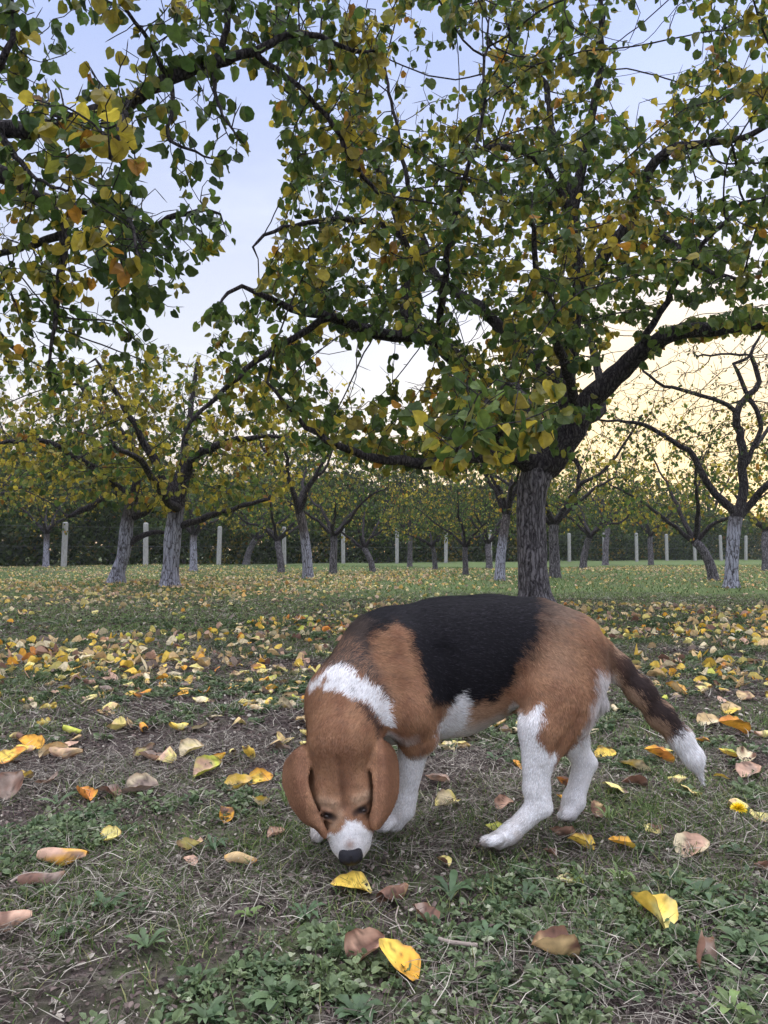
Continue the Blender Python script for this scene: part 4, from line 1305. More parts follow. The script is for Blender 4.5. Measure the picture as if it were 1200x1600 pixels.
def build_fallen():
    rnd = np.random.RandomState(23)
    from mathutils import Matrix
    def put(o, px, py, rz, pitch=0.0, roll=0.0, dz=0.0, xy=None):
        if xy is None:
            Y = 566.0 / (py - 862)
            x = (px - 600) / FPX * Y
        else:
            x, Y = xy
        o.rotation_euler = (pitch, roll, rz)
        # rest the lowest point just in the grass
        M = o.rotation_euler.to_matrix()
        co = np.empty(len(o.data.vertices) * 3, np.float32)
        o.data.vertices.foreach_get('co', co)
        co = co.reshape(-1, 3) @ np.array(M).T * o.scale[0]
        o.location = (x, Y, float(ground_z(x, Y)) - np.quantile(co[:, 2], 0.04) + 0.004 + dz)
    # (px, py of its foot, length m, colour, second colour, curl, fold, turn deg, pitch, roll, label)
    H_ = [
        (551, 1386, .066, 'yellow', 'pale yellow', .25, .05, 95, .28, .0, 'large flat yellow leaf lying right under the dog\'s nose'),
        (620, 1512, .064, 'yellow', 'deep yellow', .3, .05, 70, .75, .0, 'bright yellow leaf standing up at the bottom middle, left of the short stick'),
        (1003, 1430, .070, 'yellow', 'pale yellow', .9, .5, 35, .55, .35, 'folded yellow leaf standing on edge at the lower right'),
        (110, 1350, .078, 'deep yellow', 'pinkish tan', 1.9, .0, -82, .0, 2.9, 'long rolled yellow leaf with pink back at the left'),
        (181, 1316, .050, 'yellow', 'pale yellow', .6, .2, -95, .35, .3, 'small curved pale yellow leaf above the long rolled one'),
        (305, 1330, .052, 'pinkish tan', 'pale yellow', .6, .4, -125, .45, -.3, 'pointed pinkish leaf left of the dog\'s head'),
        (303, 1350, .026, 'pinkish tan', None, .4, .2, 60, .5, 0, 'small pink leaf scrap just below the pointed pinkish leaf'),
        (382, 1347, .054, 'deep yellow', 'tan', 1.6, .0, -80, .1, 2.8, 'rolled orange-yellow leaf left of the dog\'s nose'),
        (436, 1304, .034, 'pinkish tan', None, .7, .5, -70, .3, .1, 'small folded pink leaf just left of the dog\'s ear tip'),
        (355, 1280, .038, 'deep yellow', 'brown', 1.2, .3, 20, .6, .3, 'little crumpled yellow-brown leaf left of the head'),
        (408, 1262, .034, 'cream', 'yellow', .8, .5, 150, .8, .2, 'small cream leaf stuck in the grass clump by the ear'),
        (378, 1232, .050, 'tan', 'yellow', 1.0, .5, -60, .35, .3, 'folded tan leaf left of the dog\'s left ear'),
        (411, 1222, .046, 'deep yellow', 'yellow', .6, .2, -80, .35, .5, 'bright yellow leaf beside the dog\'s ear'),
        (330, 1210, .056, 'green yellow', 'pinkish tan', .9, .1, -75, .5, .4, 'green-yellow leaf with tan lower half left of the ear'),
        (228, 1238, .062, 'grey brown', 'cream', .8, .3, -85, .3, .2, 'large arched grey-cream leaf at the left'),
        (176, 1242, .045, 'grey brown', 'brown', .8, .2, 80, .25, .2, 'dull brown leaf between arched grey leaf and orange scrap'),
        (138, 1246, .044, 'orange', 'deep yellow', 1.2, .4, 60, .4, .3, 'torn orange leaf lying beside the dull brown leaf'),
        (86, 1226, .042, 'pinkish tan', 'grey brown', .3, .3, -130, .55, .2, 'pale triangular leaf tip standing at the left'),
        (28, 1240, .058, 'grey brown', 'brown', .5, .5, 10, .8, .0, 'tent-shaped grey-brown leaf at the left edge'),
        (24, 1194, .068, 'yellow', 'orange', .3, .1, -70, .45, .2, 'large flat yellow leaf at the left edge'),
        (55, 1172, .050, 'deep yellow', 'yellow', .6, .2, 75, .4, -.2, 'golden leaf just above the large flat yellow leaf at the left edge'),
        (92, 1182, .052, 'tan', 'cream', 1.5, .2, -50, .3, .5, 'folded cream leaf beside the golden leaf'),
        (112, 1186, .058, 'pinkish tan', 'tan', 1.8, .1, -75, .1, 2.7, 'long rolled pinkish leaf at the left'),
        (20, 1452, .074, 'pinkish tan', 'brown', 1.9, .1, -62, .05, 2.9, 'rolled brown leaf cut by the left edge of the picture'),
        (78, 1388, .066, 'brown', 'grey brown', 1.8, .1, -72, .0, 2.9, 'thin dark rolled leaf lower left of the long yellow roll'),
        (612, 1398, .066, 'brown', 'tan', 2.2, .2, -32, .2, 2.7, 'narrow brown rolled leaf right of the yellow leaf at the nose'),
        (658, 1430, .046, 'brown', 'grey brown', .9, .4, 40, .4, .2, 'curled dark brown leaf above the stick'),
        (575, 1490, .056, 'brown', 'pinkish tan', 1.0, .5, -55, .55, .3, 'brown triangular leaf standing up left above the bright yellow leaf'),
        (858, 1488, .062, 'brown', 'tan', 1.2, .5, 95, .4, .2, 'brown funnel-shaped leaf at the lower middle right'),
        (1080, 1492, .066, 'brown', 'grey brown', 1.5, .1, -15, .35, .5, 'curled brown leaf standing up at the lower right'),
        (882, 1372, .048, 'green yellow', 'cream', .3, .1, 85, .15, .1, 'flat pale green leaf below the hind paw'),
        (964, 1322, .050, 'deep yellow', 'yellow', .7, .1, 85, .45, .1, 'domed golden leaf right of the hind paws'),
        (1072, 1326, .062, 'cream', 'pinkish tan', .5, .1, -85, .35, .3, 'wavy cream leaf with pink underside at the right'),
        (900, 1318, .050, 'yellow', 'brown', .9, .3, 60, .3, .1, 'crumpled yellow-brown leaf behind the near hind heel'),
        (873, 1302, .050, 'brown', 'pinkish tan', 1.2, .2, 85, .2, .4, 'rolled reddish-brown leaf between the hind paws'),
        (853, 1328, .026, 'brown', None, 1.0, .2, 50, .2, .1, 'small brown leaf scrap right of the near hind paw'),
        (775, 1298, .048, 'green yellow', 'yellow', .2, .1, 90, .4, .0, 'green-yellow leaf just behind the near hind paw'),
        (690, 1346, .026, 'brown', 'pale yellow', 1.2, .3, 60, .6, .2, 'tiny curled brown and yellow leaf below the belly'),
        (878, 1262, .046, 'orange', 'deep yellow', .6, .2, 30, .7, .2, 'orange leaf seen between the two hind legs'),
        (880, 1232, .046, 'brown', 'orange', 1.0, .4, 60, .5, .2, 'reddish brown leaf high between the hind legs'),
        (925, 1270, .036, 'brown', 'tan', .8, .3, 0, .8, .2, 'brown leaf leaning on the far hind paw'),
        (985, 1196, .056, 'cream', 'yellow', .6, .1, 80, .3, .3, 'cream leaf with rolled rim under the dog\'s tail'),
        (985, 1226, .046, 'brown', 'grey brown', 1.1, .2, 80, .3, .3, 'dull reddish brown leaf under the cream leaf'),
        (1022, 1180, .056, 'deep yellow', 'orange', .5, .3, 80, .5, .1, 'golden leaf between the tail and the hind leg'),
        (942, 1176, .044, 'yellow', 'brown', .5, .2, -60, .4, .3, 'yellow leaf close behind the far hind hock'),
        (1072, 1222, .001, 'tan', None, .4, .2, 0, .2, .1, None),
        (1137, 1136, .062, 'orange', 'deep yellow', .5, .5, 90, .6, .0, 'big orange tent-shaped leaf right of the tail'),
        (1102, 1122, .050, 'cream', 'tan', .5, .2, -80, .3, .3, 'cream leaf beside the big orange leaf'),
        (1130, 1172, .042, 'yellow', 'green yellow', .5, .2, 70, .4, .1, 'yellow leaf below the big orange leaf'),
        (1155, 1176, .046, 'cream', 'brown', 1.0, .3, -40, .3, .4, 'cream and brown cupped leaf beside that yellow leaf'),
        (1162, 1202, .050, 'pinkish tan', 'grey brown', .5, .3, -60, .4, .2, 'pinkish brown folded leaf at the right above the dandelion'),
        (1092, 1152, .036, 'deep yellow', 'brown', .6, .2, 70, .4, .1, 'small golden-brown leaf by the white tail tip'),
        (1050, 1080, .056, 'deep yellow', 'tan', .8, .3, 45, .45, .3, 'folded yellow leaf above the tail'),
        (1188, 1352, .050, 'brown', 'pinkish tan', 1.1, .2, 90, .2, .4, 'brown leaf cut by the right edge below the dandelion'),
        (730, 1145, .052, 'deep yellow', 'yellow', .5, .2, -75, .4, .3, 'golden leaf seen under the dog\'s belly'),
        (772, 1132, .050, 'yellow', 'tan', .6, .2, -80, .4, .2, 'yellow leaf under the belly near the hind leg'),
        (682, 1220, .046, 'pinkish tan', 'grey brown', .5, .2, 80, .2, .2, 'flat pinkish-grey leaf right of the front leg'),
        (785, 1258, .036, 'pinkish tan', 'brown', 1.0, .3, -60, .4, .3, 'small pinkish leaf left of the near hind leg'),
        (805, 1195, .030, 'orange', 'deep yellow', .5, .2, 30, .5, .3, 'small orange leaf edge beside the near hind knee'),
        (392, 1190, .046, 'pale yellow', 'yellow', 1.6, .3, 175, .9, .2, 'upright narrow pale yellow leaf in the grass left of the neck'),
        (305, 1182, .048, 'cream', 'pale yellow', .8, .4, -55, .4, .3, 'cream cone-shaped leaf left of the neck'),
        (240, 1190, .050, 'grey brown', 'pinkish tan', .6, .2, 85, .2, .2, 'flat mauve-brown leaf left of the green-yellow leaf'),
    ]
    hand = []
    for (px, py, ln, c1, c2, curl, fold, rz, pit, rol, lab) in H_:
        if not lab:
            continue
        V, F, cc = fallen_mesh(rnd, lin3(*LEAFCOL[c1]), curl + 0.25, fold, ln * (0.92 if py > 1300 else 1.0 + (1300 - py) * 0.0022), 0.10, lin3(*LEAFCOL[c2]) if c2 else None)
        o = mesh('fallen_leaf', V, F, LITTER, col=cc, smooth=True)
        put(o, px, py, R(rz), pit * 0.75, rol)
        tag(o, lab, 'leaf', 'fallen leaves')
        hand.append((o.location.x, o.location.y))
    hand = np.array(hand)
    # ---- the litter
    def dens(x, y):
        px = 600 + FPX * x / y
        py = 862 + 566 / y
        p = np.stack([x, y, 0 * x], -1)
        cl = np.clip(1 + 0.75 * fbm(p, 91, 3, 0.9), 0.05, 2.2)
        d = np.zeros_like(x)
        # main carpet
        front = np.interp(px, (0, 250, 500, 700, 1200), (1130, 1140, 1130, 1120, 1110))
        back_ = np.interp(px, (-200, 100, 300, 520, 640, 860, 1200), (1004, 1002, 984, 952, 936, 942, 948))
        inb = np.clip((py - back_ + 6) / 20, 0, 1)
        left = np.interp(px, (500, 800), (1.0, 0.62))
        near = np.interp(py, (1060, 1110, 1160, 1220, 1300), (1.0, 0.74, 0.38, 0.15, 0.04))
        d += 235 * inb * left * near
        # far band under the left trees
        band = np.exp(-((y - np.interp(px, (0, 400, 800), (9.3, 10.3, 12.5))) / 2.5) ** 2) * np.interp(px, (300, 620, 760), (1.0, 0.8, 0.15))
        d += 135 * band
        d += 45 * np.exp(-((y - 19) / 3.5) ** 2)
        d += 2.0
        return d * cl
    pts = []
    for y0, y1 in ((1.3, 3), (3, 5), (5, 9), (9, 14), (14, 24)):
        area = 2 * (0.6 * (y1 ** 2 - y0 ** 2) / 2 + 0.45 * (y1 - y0))
        n = int(area * 600) if y1 < 6 else int(area * 200)
        xy = wedge(n, y0, y1, rnd)
        k = rnd.rand(n) < dens(xy[:, 0], xy[:, 1]) / (n / area)
        pts.append(xy[k])
    xy = np.concatenate(pts)
    d2 = ((xy[:, None] - hand[None]) ** 2).sum(-1).min(1)
    xy = xy[(d2 > 0.035 ** 2) & ~((np.abs(xy[:, 0]) < 0.45) & (np.abs(xy[:, 1] - 1.27) < 0.15))]
    kinds = list(LEAFCOL)
    pr = np.array([.13, .18, .06, .23, .08, .07, .06, .02, .15, .02])
    pr = pr / pr.sum()
    order = np.argsort(np.hypot(xy[:, 0], xy[:, 1]) + (np.abs(xy[:, 0] / xy[:, 1]) > 0.53) * 50)
    NI = 300 - len(hand)
    ind, rest = xy[order[:NI]], xy[order[NI:]]
    shapes = {}
    forms = [('flat', .3, .1), ('curled', 1.5, .1), ('folded', .6, .7), ('rolled', 2.1, .0)]
    for i, (x, y) in enumerate(ind):
        kd = kinds[rnd.choice(len(kinds), p=pr)]
        fm = forms[rnd.choice(4, p=[.3, .3, .25, .15])]
        key = (kd, fm[0], rnd.randint(2))
        if key not in shapes:
            k2 = kinds[rnd.choice(len(kinds), p=pr)]
            V, F, cc = fallen_mesh(rnd, lin3(*LEAFCOL[kd]), fm[1], fm[2], 0.054, 0.14, lin3(*LEAFCOL[k2]), 11, 9)
            shapes[key] = mesh('fallen_leaf', V, F, LITTER, col=cc, smooth=True)
            o = shapes[key]
        else:
            o = shapes[key].copy()
            C.objects.link(o)
        s = rnd.uniform(0.62, 1.12)
        o.scale = (s, s, s)
        put(o, 0, 0, rnd.uniform(0, 6.28), rnd.uniform(-0.25, 0.4), rnd.uniform(-0.45, 0.45) + (math.pi if fm[0] == 'rolled' else (math.pi if rnd.rand() < 0.35 else 0)), xy=(x, y))
        pxx = 600 + FPX * x / y
        zones = ((120, 'at the left edge'), (250, 'below the left trees'), (380, 'well left of the dog'), (500, 'close left of the dog'), (930, 'showing beyond the dog'), (1040, 'just behind the tail'), (1130, 'right of the tail'), (9999, 'at the right edge'))
        where = [z for l_, z in zones if pxx < l_][0]
        dist = 'on the near fringe' if y < 1.95 else ('in the thin litter' if y < 2.3 else 'in the thick carpet')
        tag(o, '%s%s %s leaf %s %s' % ('large ' if s > 0.98 else ('small ' if s < 0.75 else ''), fm[0], kd.replace('grey brown', 'grey-brown'), dist, where), 'leaf', 'fallen leaves')
    # everything farther: one mass
    n = len(rest)
    a = rnd.uniform(0, 2 * math.pi, n)
    d = np.stack([np.cos(a), np.sin(a), rnd.uniform(-0.25, 0.5, n)], -1)
    nr = np.array((0, 0, 1.0)) + rnd.normal(size=(n, 3)) * 0.6
    col = np.array([lin3(*LEAFCOL[kinds[k]]) for k in rnd.choice(len(kinds), n, p=pr)]) * rnd.uniform(0.7, 1.1, (n, 1))
    far = rest[:, 1] > 6.5
    col[far] = col[far] * 0.6 + np.array((0.42, 0.33, 0.20)) * 0.4
    pos = np.stack([rest[:, 0], rest[:, 1], ground_z(rest[:, 0], rest[:, 1]) + 0.006 + rnd.rand(n) * 0.012], -1)
    V, F, cc = leaf_cloud(pos, d, nr, 0.046 * rnd.uniform(0.5, 1.3, n), col, rnd, False, 0.80, 0.5)
    o = mesh('leaf_litter', V, F, LITTER, col=cc)
    tag(o, 'carpet of yellow and tan fallen leaves stretching back under the trees', 'leaf litter', kind='stuff')
    print('litter', n)

build_fallen()
# ================================================================ the dog
def build_dog():
    rnd = np.random.RandomState(7)
    prims = []      # (kind, data..., k, flow)
    def S(r, Y):
        return r * Y / FPX
    def cap(a, ra, b, rb, ys=1.0, k=0.012, flow=None):
        A, B = P(*a), P(*b)
        prims.append(('cap', A, B, S(ra, a[2]), S(rb, b[2]), ys, k, flow if flow is not None else norm(B - A)))
    # ---- head frame
    O = P(533, 1172, 1.135)
    Nn = P(548, 1335, 1.085)
    f = norm(Nn - O)
    v = norm((O + Nn) / 2 - np.array((0, 0, CAM_H)))
    n = norm(-v - np.dot(-v, f) * f)
    l = np.cross(n, f)
    if l[0] < 0:
        l = -l
    def H(px, py, dn):
        Y = 1.135 + (py - 1172) / 163.0 * (-0.05)
        return P(px, py, Y) + n * dn
    hs = 1.11 / FPX
    def hcap(a, ra, b, rb, k=0.010, flow=None):
        prims.append(('cap', H(*a), H(*b), ra * hs, rb * hs, 1.0, k, flow if flow is not None else -f))
    def hell(c, rx, rl, rd, k=0.012):
        prims.append(('ell', H(*c), (l, f, n), (rx * hs, rl * hs, rd), k, -f))

    back = np.array((1.0, 0, -0.12))
    # ---- trunk
    cap((640, 1046, 1.30), 98, (705, 1040, 1.30), 103, 0.78, 0.02, back)
    cap((705, 1040, 1.30), 103, (770, 1023, 1.30), 89, 0.76, 0.02, back)
    cap((770, 1023, 1.30), 89, (835, 1016, 1.295), 77, 0.76, 0.02, back)
    cap((835, 1018, 1.295), 78, (882, 1026, 1.29), 66, 0.80, 0.02, np.array((1, 0, -0.6)))
    cap((882, 1026, 1.29), 66, (898, 1040, 1.29), 48, 0.8, 0.02, np.array((0.7, 0, -1)))
    # ---- brisket and neck
    cap((602, 1110, 1.29), 52, (668, 1100, 1.30), 48, 0.9, 0.02, np.array((0.3, 0, -1)))
    cap((602, 1032, 1.285), 76, (546, 1100, 1.22), 65, 0.85, 0.025, np.array((0.75, 0.1, 0.35)))
    cap((546, 1100, 1.22), 65, (534, 1160, 1.165), 54, 0.95, 0.02, np.array((0.15, 0.2, 0.9)))
    # ---- near shoulder and foreleg
    cap((612, 1010, 1.235), 36, (640, 1110, 1.215), 43, 0.75, 0.022, np.array((0.25, 0, -1)))
    cap((640, 1110, 1.215), 43, (652, 1150, 1.225), 30, 0.75, 0.016, np.array((0.1, 0, -1)))
    cap((660, 1146, 1.235), 22, (666, 1150, 1.235), 18, 1, 0.012)
    cap((650, 1150, 1.235), 25, (632, 1245, 1.262), 17, 0.9, 0.012)
    cap((632, 1245, 1.262), 17, (629, 1262, 1.268), 17.5, 1, 0.010)
    cap((629, 1262, 1.268), 17.5, (617, 1283, 1.272), 15, 1.15, 0.010)
    for dx, dy, r in ((-14, 0.015, 8.5), (-17, -0.001, 8.5), (-15, -0.016, 8.5), (-9, -0.028, 8)):
        cap((612 + dx * 0.1, 1284, 1.272 + dy * 0.8), 8, (611 + dx, 1291, 1.270 + dy), r, 0.8, 0.006)
    # ---- far foreleg
    cap((590, 1070, 1.345), 46, (572, 1150, 1.345), 34, 0.8, 0.02)
    cap((572, 1150, 1.345), 30, (520, 1240, 1.29), 19, 0.9, 0.012)
    cap((520, 1240, 1.29), 19, (508, 1272, 1.265), 17, 1, 0.012)
    cap((508, 1272, 1.265), 16, (500, 1296, 1.25), 14, 1.1, 0.010)
    for dx, dy, r in ((-8, 0.010, 7.5), (-9, -0.004, 8), (-4, -0.018, 8)):
        cap((500, 1298, 1.25 + dy), 8, (501 + dx * 0.8, 1307, 1.244 + dy), r, 0.8, 0.006)
    # ---- near hind leg
    cap((880, 1020, 1.255), 56, (868, 1090, 1.232), 53, 0.62, 0.03, np.array((0.1, 0, -1)))
    cap((905, 1060, 1.25), 40, (893, 1112, 1.235), 34, 0.7, 0.02, np.array((0.1, 0, -1)))
    cap((868, 1090, 1.232), 50, (848, 1140, 1.212), 36, 0.68, 0.016, np.array((-0.2, 0, -1)))
    cap((880, 1120, 1.225), 34, (852, 1182, 1.212), 20, 0.7, 0.016, np.array((-0.3, 0, -1)))
    cap((841, 1135, 1.21), 29, (838, 1232, 1.212), 19.5, 0.8, 0.010, np.array((0, 0, -1)))
    cap((838, 1232, 1.212), 18.5, (840, 1256, 1.212), 17.5, 0.85, 0.010)
    cap((846, 1232, 1.212), 9, (853, 1262, 1.212), 10.5, 0.9, 0.008)
    cap((841, 1260, 1.212), 17, (798, 1301, 1.207), 14, 1.0, 0.010)
    cap((798, 1301, 1.207), 14, (780, 1312, 1.205), 13, 1.25, 0.010)
    for dx, dyy, dy, r in ((-14, 0, 0.020, 8), (-21, 1, 0.005, 8.5), (-20, 2, -0.010, 8.5), (-12, 2, -0.024, 8)):
        cap((780, 1310, 1.205 + dy * 0.8), 9, (780 + dx, 1313 + dyy, 1.203 + dy), r, 0.8, 0.006)
    # ---- far hind leg
    cap((885, 1040, 1.335), 50, (878, 1110, 1.35), 44, 0.65, 0.02, np.array((0.1, 0, -1)))
    cap((878, 1110, 1.35), 42, (890, 1150, 1.352), 28, 0.7, 0.014, np.array((0.2, 0, -1)))
    cap((892, 1146, 1.352), 24, (911, 1190, 1.352), 16, 0.85, 0.010)
    cap((912, 1178, 1.352), 9, (923, 1192, 1.352), 10, 0.9, 0.008)
    cap((913, 1194, 1.352), 16.5, (896, 1252, 1.342), 15, 0.95, 0.010)
    cap((896, 1252, 1.342), 17, (889, 1268, 1.336), 14, 1.15, 0.010)
    for dx, dy, r in ((-6, 0.016, 7), (-9, 0.0, 7.5), (-4, -0.014, 7.5)):
        cap((890, 1268, 1.336 + dy), 8, (887 + dx, 1274, 1.33 + dy), r, 0.8, 0.006)
    # ---- buttock fringe and tail
    cap((922, 1060, 1.285), 18, (932, 1095, 1.275), 13, 1.6, 0.014, np.array((0.15, 0, -1)))
    cap((932, 1095, 1.275), 13, (915, 1130, 1.27), 8, 1.6, 0.012, np.array((0.15, 0, -1)))
    tail = [(905, 1010, 1.29, 24), (936, 1024, 1.29, 19), (965, 1043, 1.29, 16.5), (1000, 1079, 1.285, 17), (1032, 1118, 1.28, 16.5),
            (1062, 1152, 1.275, 14), (1082, 1182, 1.27, 11), (1096, 1218, 1.268, 2.5)]
    for a, b in zip(tail, tail[1:]):
        cap(a[:3], a[3], b[:3], b[3], 0.9, 0.022)
    # ---- head
    hell((533, 1207, -0.040), 47, 50, 0.046, 0.018)
    hell((517, 1240, -0.027), 25, 30, 0.026, 0.014)
    hell((557, 1234, -0.027), 25, 30, 0.026, 0.014)
    hcap((506, 1248, -0.050), 26, (516, 1278, -0.048), 22, 0.014)
    hcap((493, 1192, -0.052), 20, (497, 1245, -0.046), 18, 0.012)
    hcap((571, 1238, -0.050), 26, (569, 1270, -0.048), 22, 0.014)
    hcap((538, 1235, -0.075), 36, (545, 1290, -0.062), 27, 0.02)
    hcap((541, 1262, -0.030), 30, (545, 1292, -0.032), 30, 0.014)
    hcap((541, 1250, -0.016), 13, (547, 1322, -0.017), 14, 0.012)
    hcap((534, 1300, -0.036), 24, (537, 1318, -0.037), 20, 0.010)
    hcap((560, 1298, -0.036), 24, (559, 1316, -0.037), 20, 0.010)
    hcap((547, 1318, -0.026), 17, (548, 1332, -0.026), 15, 0.010)
    hcap((537, 1318, -0.036), 18, (541, 1335, -0.036), 12, 0.008)
    hcap((559, 1316, -0.036), 18, (557, 1333, -0.036), 12, 0.008)
    # eyelids
    eyeL = [(497, 1263, -0.027), (505, 1266, -0.012), (514, 1270, -0.007), (524, 1277, -0.013)]
    eyeR = [(553, 1270, -0.013), (562, 1262, -0.007), (572, 1255, -0.012), (582, 1248, -0.027)]
    for arc in (eyeL, eyeR):
        for a, b in zip(arc, arc[1:]):
            hcap((a[0], a[1] + 0.5, a[2] + 0.0002), 3.0, (b[0], b[1] + 0.5, b[2] + 0.0002), 3.0, 0.006)
        low = [(p[0] + 1.5, p[1] + 13, p[2] - 0.005) for p in arc]
        low[0], low[-1] = arc[0], arc[-1]
        low = [(q_[0], q_[1] - 2.5 * (0 < i_ < 3), q_[2]) for i_, q_ in enumerate(low)]
        for a, b in zip(low, low[1:]):
            hcap(a, 3.2, b, 3.2, 0.005)
    # ---- ears: thin curved sheets
    earL = [[(466, 1166, -.050), (478, 1160, -.034), (496, 1164, -.022)],
            [(446, 1182, -.055), (464, 1172, -.022), (486, 1180, -.018)],
            [(440, 1199, -.056), (460, 1190, -.021), (480, 1201, -.014)],
            [(441, 1224, -.050), (463, 1222, -.017), (479, 1224, -.010)],
            [(454, 1256, -.042), (472, 1252, -.015), (487, 1251, -.007)],
            [(472, 1280, -.034), (485, 1277, -.014), (497, 1274, -.008)],
            [(492, 1292, -.030), (499, 1292, -.010), (506, 1294, -.012)],
            [(505, 1306, -.020), (508, 1306, -.015), (510, 1305, -.016)]]
    earR = [[(566, 1150, -.026), (584, 1146, -.036), (598, 1152, -.052)],
            [(570, 1166, -.018), (592, 1156, -.022), (612, 1160, -.056)],
            [(575, 1186, -.018), (598, 1176, -.012), (621, 1178, -.056)],
            [(583, 1206, -.009), (602, 1200, -.013), (624, 1206, -.050)],
            [(586, 1237, -.006), (602, 1235, -.012), (622, 1237, -.042)],
            [(584, 1262, -.007), (597, 1262, -.011), (612, 1264, -.034)],
            [(580, 1280, -.014), (590, 1283, -.010), (601, 1281, -.028)],
            [(584, 1292, -.017), (588, 1293, -.016), (592, 1292, -.020)]]
    def sheet(rows):
        G = np.array([[H(*q) for q in r] for r in rows])          # (8,3,3)
        def cr1(A, t):                                            # catmull-rom along axis 0
            m = len(A)
            i = np.clip(np.floor(t).astype(int), 0, m - 2)
            u = (t - i)[:, None, None]
            p0, p1, p2, p3 = A[np.clip(i - 1, 0, m - 1)], A[i], A[i + 1], A[np.clip(i + 2, 0, m - 1)]
            return 0.5 * (2 * p1 + (p2 - p0) * u + (2 * p0 - 5 * p1 + 4 * p2 - p3) * u ** 2 + (3 * p1 - p0 - 3 * p2 + p3) * u ** 3)
        A = cr1(G, np.linspace(0, len(rows) - 1, 70))
        B = cr1(np.swapaxes(A, 0, 1), np.linspace(0, 2, 32))
        return B.reshape(-1, 3)
    clouds = [sheet(earL), sheet(earR)]

    # ---- evaluate the field
    h = 0.0025
    lo = np.array((-0.20, 1.00, -0.03))
    hi = np.array((0.58, 1.47, 0.46))
    nx, ny, nz_ = (np.ceil((hi - lo) / h).astype(int) + 1)
    F = np.full((nx, ny, nz_), 0.2, np.float32)
    ax = [lo[i] + h * np.arange((nx, ny, nz_)[i]) for i in range(3)]
    def box(pmin, pmax):
        a = np.clip(np.floor((pmin - lo) / h).astype(int), 0, (nx, ny, nz_))
        b = np.clip(np.ceil((pmax - lo) / h).astype(int) + 1, 0, (nx, ny, nz_))
        return tuple(slice(a[i], b[i]) for i in range(3))
    def smin(s, d, k):
        a = F[s]
        hh = np.maximum(k - np.abs(a - d), 0) / k
        F[s] = np.minimum(a, d) - hh * hh * k * 0.25
    for p in prims:
        if p[0] == 'cap':
            _, A, B, ra, rb, ys, k, fl = p
            m = max(ra, rb) * max(ys, 1) + k + 3 * h
            s = box(np.minimum(A, B) - m, np.maximum(A, B) + m)
            X = ax[0][s[0]][:, None, None] - A[0]
            Yy = (ax[1][s[1]][None, :, None] - A[1])
            Z = ax[2][s[2]][None, None, :] - A[2]
            D = B - A
            # the section is squeezed across the body only where the bone is not running that way
            t = np.clip((X * D[0] + Yy * D[1] + Z * D[2]) / max(D @ D, 1e-9), 0, 1)
            q = np.sqrt((X - t * D[0]) ** 2 + ((Yy - t * D[1]) / ys) ** 2 + (Z - t * D[2]) ** 2)
            d = (q - (ra + t * (rb - ra))) * min(ys, 1.0) ** 0.5
        else:
            _, c, fr, rr, k, fl = p
            m = max(rr) + k + 3 * h
            s = box(c - m, c + m)
            X = ax[0][s[0]][:, None, None] - c[0]
            Yy = ax[1][s[1]][None, :, None] - c[1]
            Z = ax[2][s[2]][None, None, :] - c[2]
            q0 = q1 = 0
            for a_, r_ in zip(fr, rr):
                w = (X * a_[0] + Yy * a_[1] + Z * a_[2])
                q0 = q0 + (w / r_) ** 2
                q1 = q1 + (w / r_ ** 2) ** 2
            q0 = np.sqrt(q0)
            d = q0 * (q0 - 1) / np.maximum(np.sqrt(q1), 1e-6)
        smin(s, d.astype(np.float32), k)
    for cl in clouds:
        s = box(cl.min(0) - 0.014, cl.max(0) + 0.014)
        gx, gy, gz = np.meshgrid(ax[0][s[0]], ax[1][s[1]], ax[2][s[2]], indexing='ij')
        pts = np.stack([gx, gy, gz], -1).reshape(-1, 3).astype(np.float32)
        c32 = cl.astype(np.float32)
        best = np.full(len(pts), 9.0, np.float32)
        for i in range(0, len(pts), 4000):
            q = pts[i:i + 4000]
            d2 = (q ** 2).sum(1)[:, None] + (c32 ** 2).sum(1)[None] - 2 * q @ c32.T
            best[i:i + 4000] = np.sqrt(np.maximum(d2.min(1), 0))
        smin(s, (best - 0.0034).reshape(gx.shape), 0.005)
    # ---- surface nets
    ins = F < 0
    c = np.zeros((nx - 1, ny - 1, nz_ - 1), np.int8)
    for i in (0, 1):
        for j in (0, 1):
            for k in (0, 1):
                c += ins[i:nx - 1 + i, j:ny - 1 + j, k:nz_ - 1 + k]
    act = (c > 0) & (c < 8)
    idx = np.full(act.shape, -1, np.int32)
    ii = np.argwhere(act)
    idx[act] = np.arange(len(ii))
    corners = {(i, j, k): F[ii[:, 0] + i, ii[:, 1] + j, ii[:, 2] + k] for i in (0, 1) for j in (0, 1) for k in (0, 1)}
    acc = np.zeros((len(ii), 3))
    cnt = np.zeros(len(ii))
    for a in corners:
        for d in range(3):
            if a[d]:
                continue
            b = list(a)
            b[d] = 1
            va, vb = corners[a], corners[tuple(b)]
            mk = (va < 0) != (vb < 0)
            t = np.where(mk, va / np.where(mk, va - vb, 1), 0)
            p = np.tile(np.array(a, float), (len(ii), 1))
            p[:, d] += t
            acc[mk] += p[mk]
            cnt[mk] += 1
    V = lo + h * (ii + acc / cnt[:, None])
    Q = []
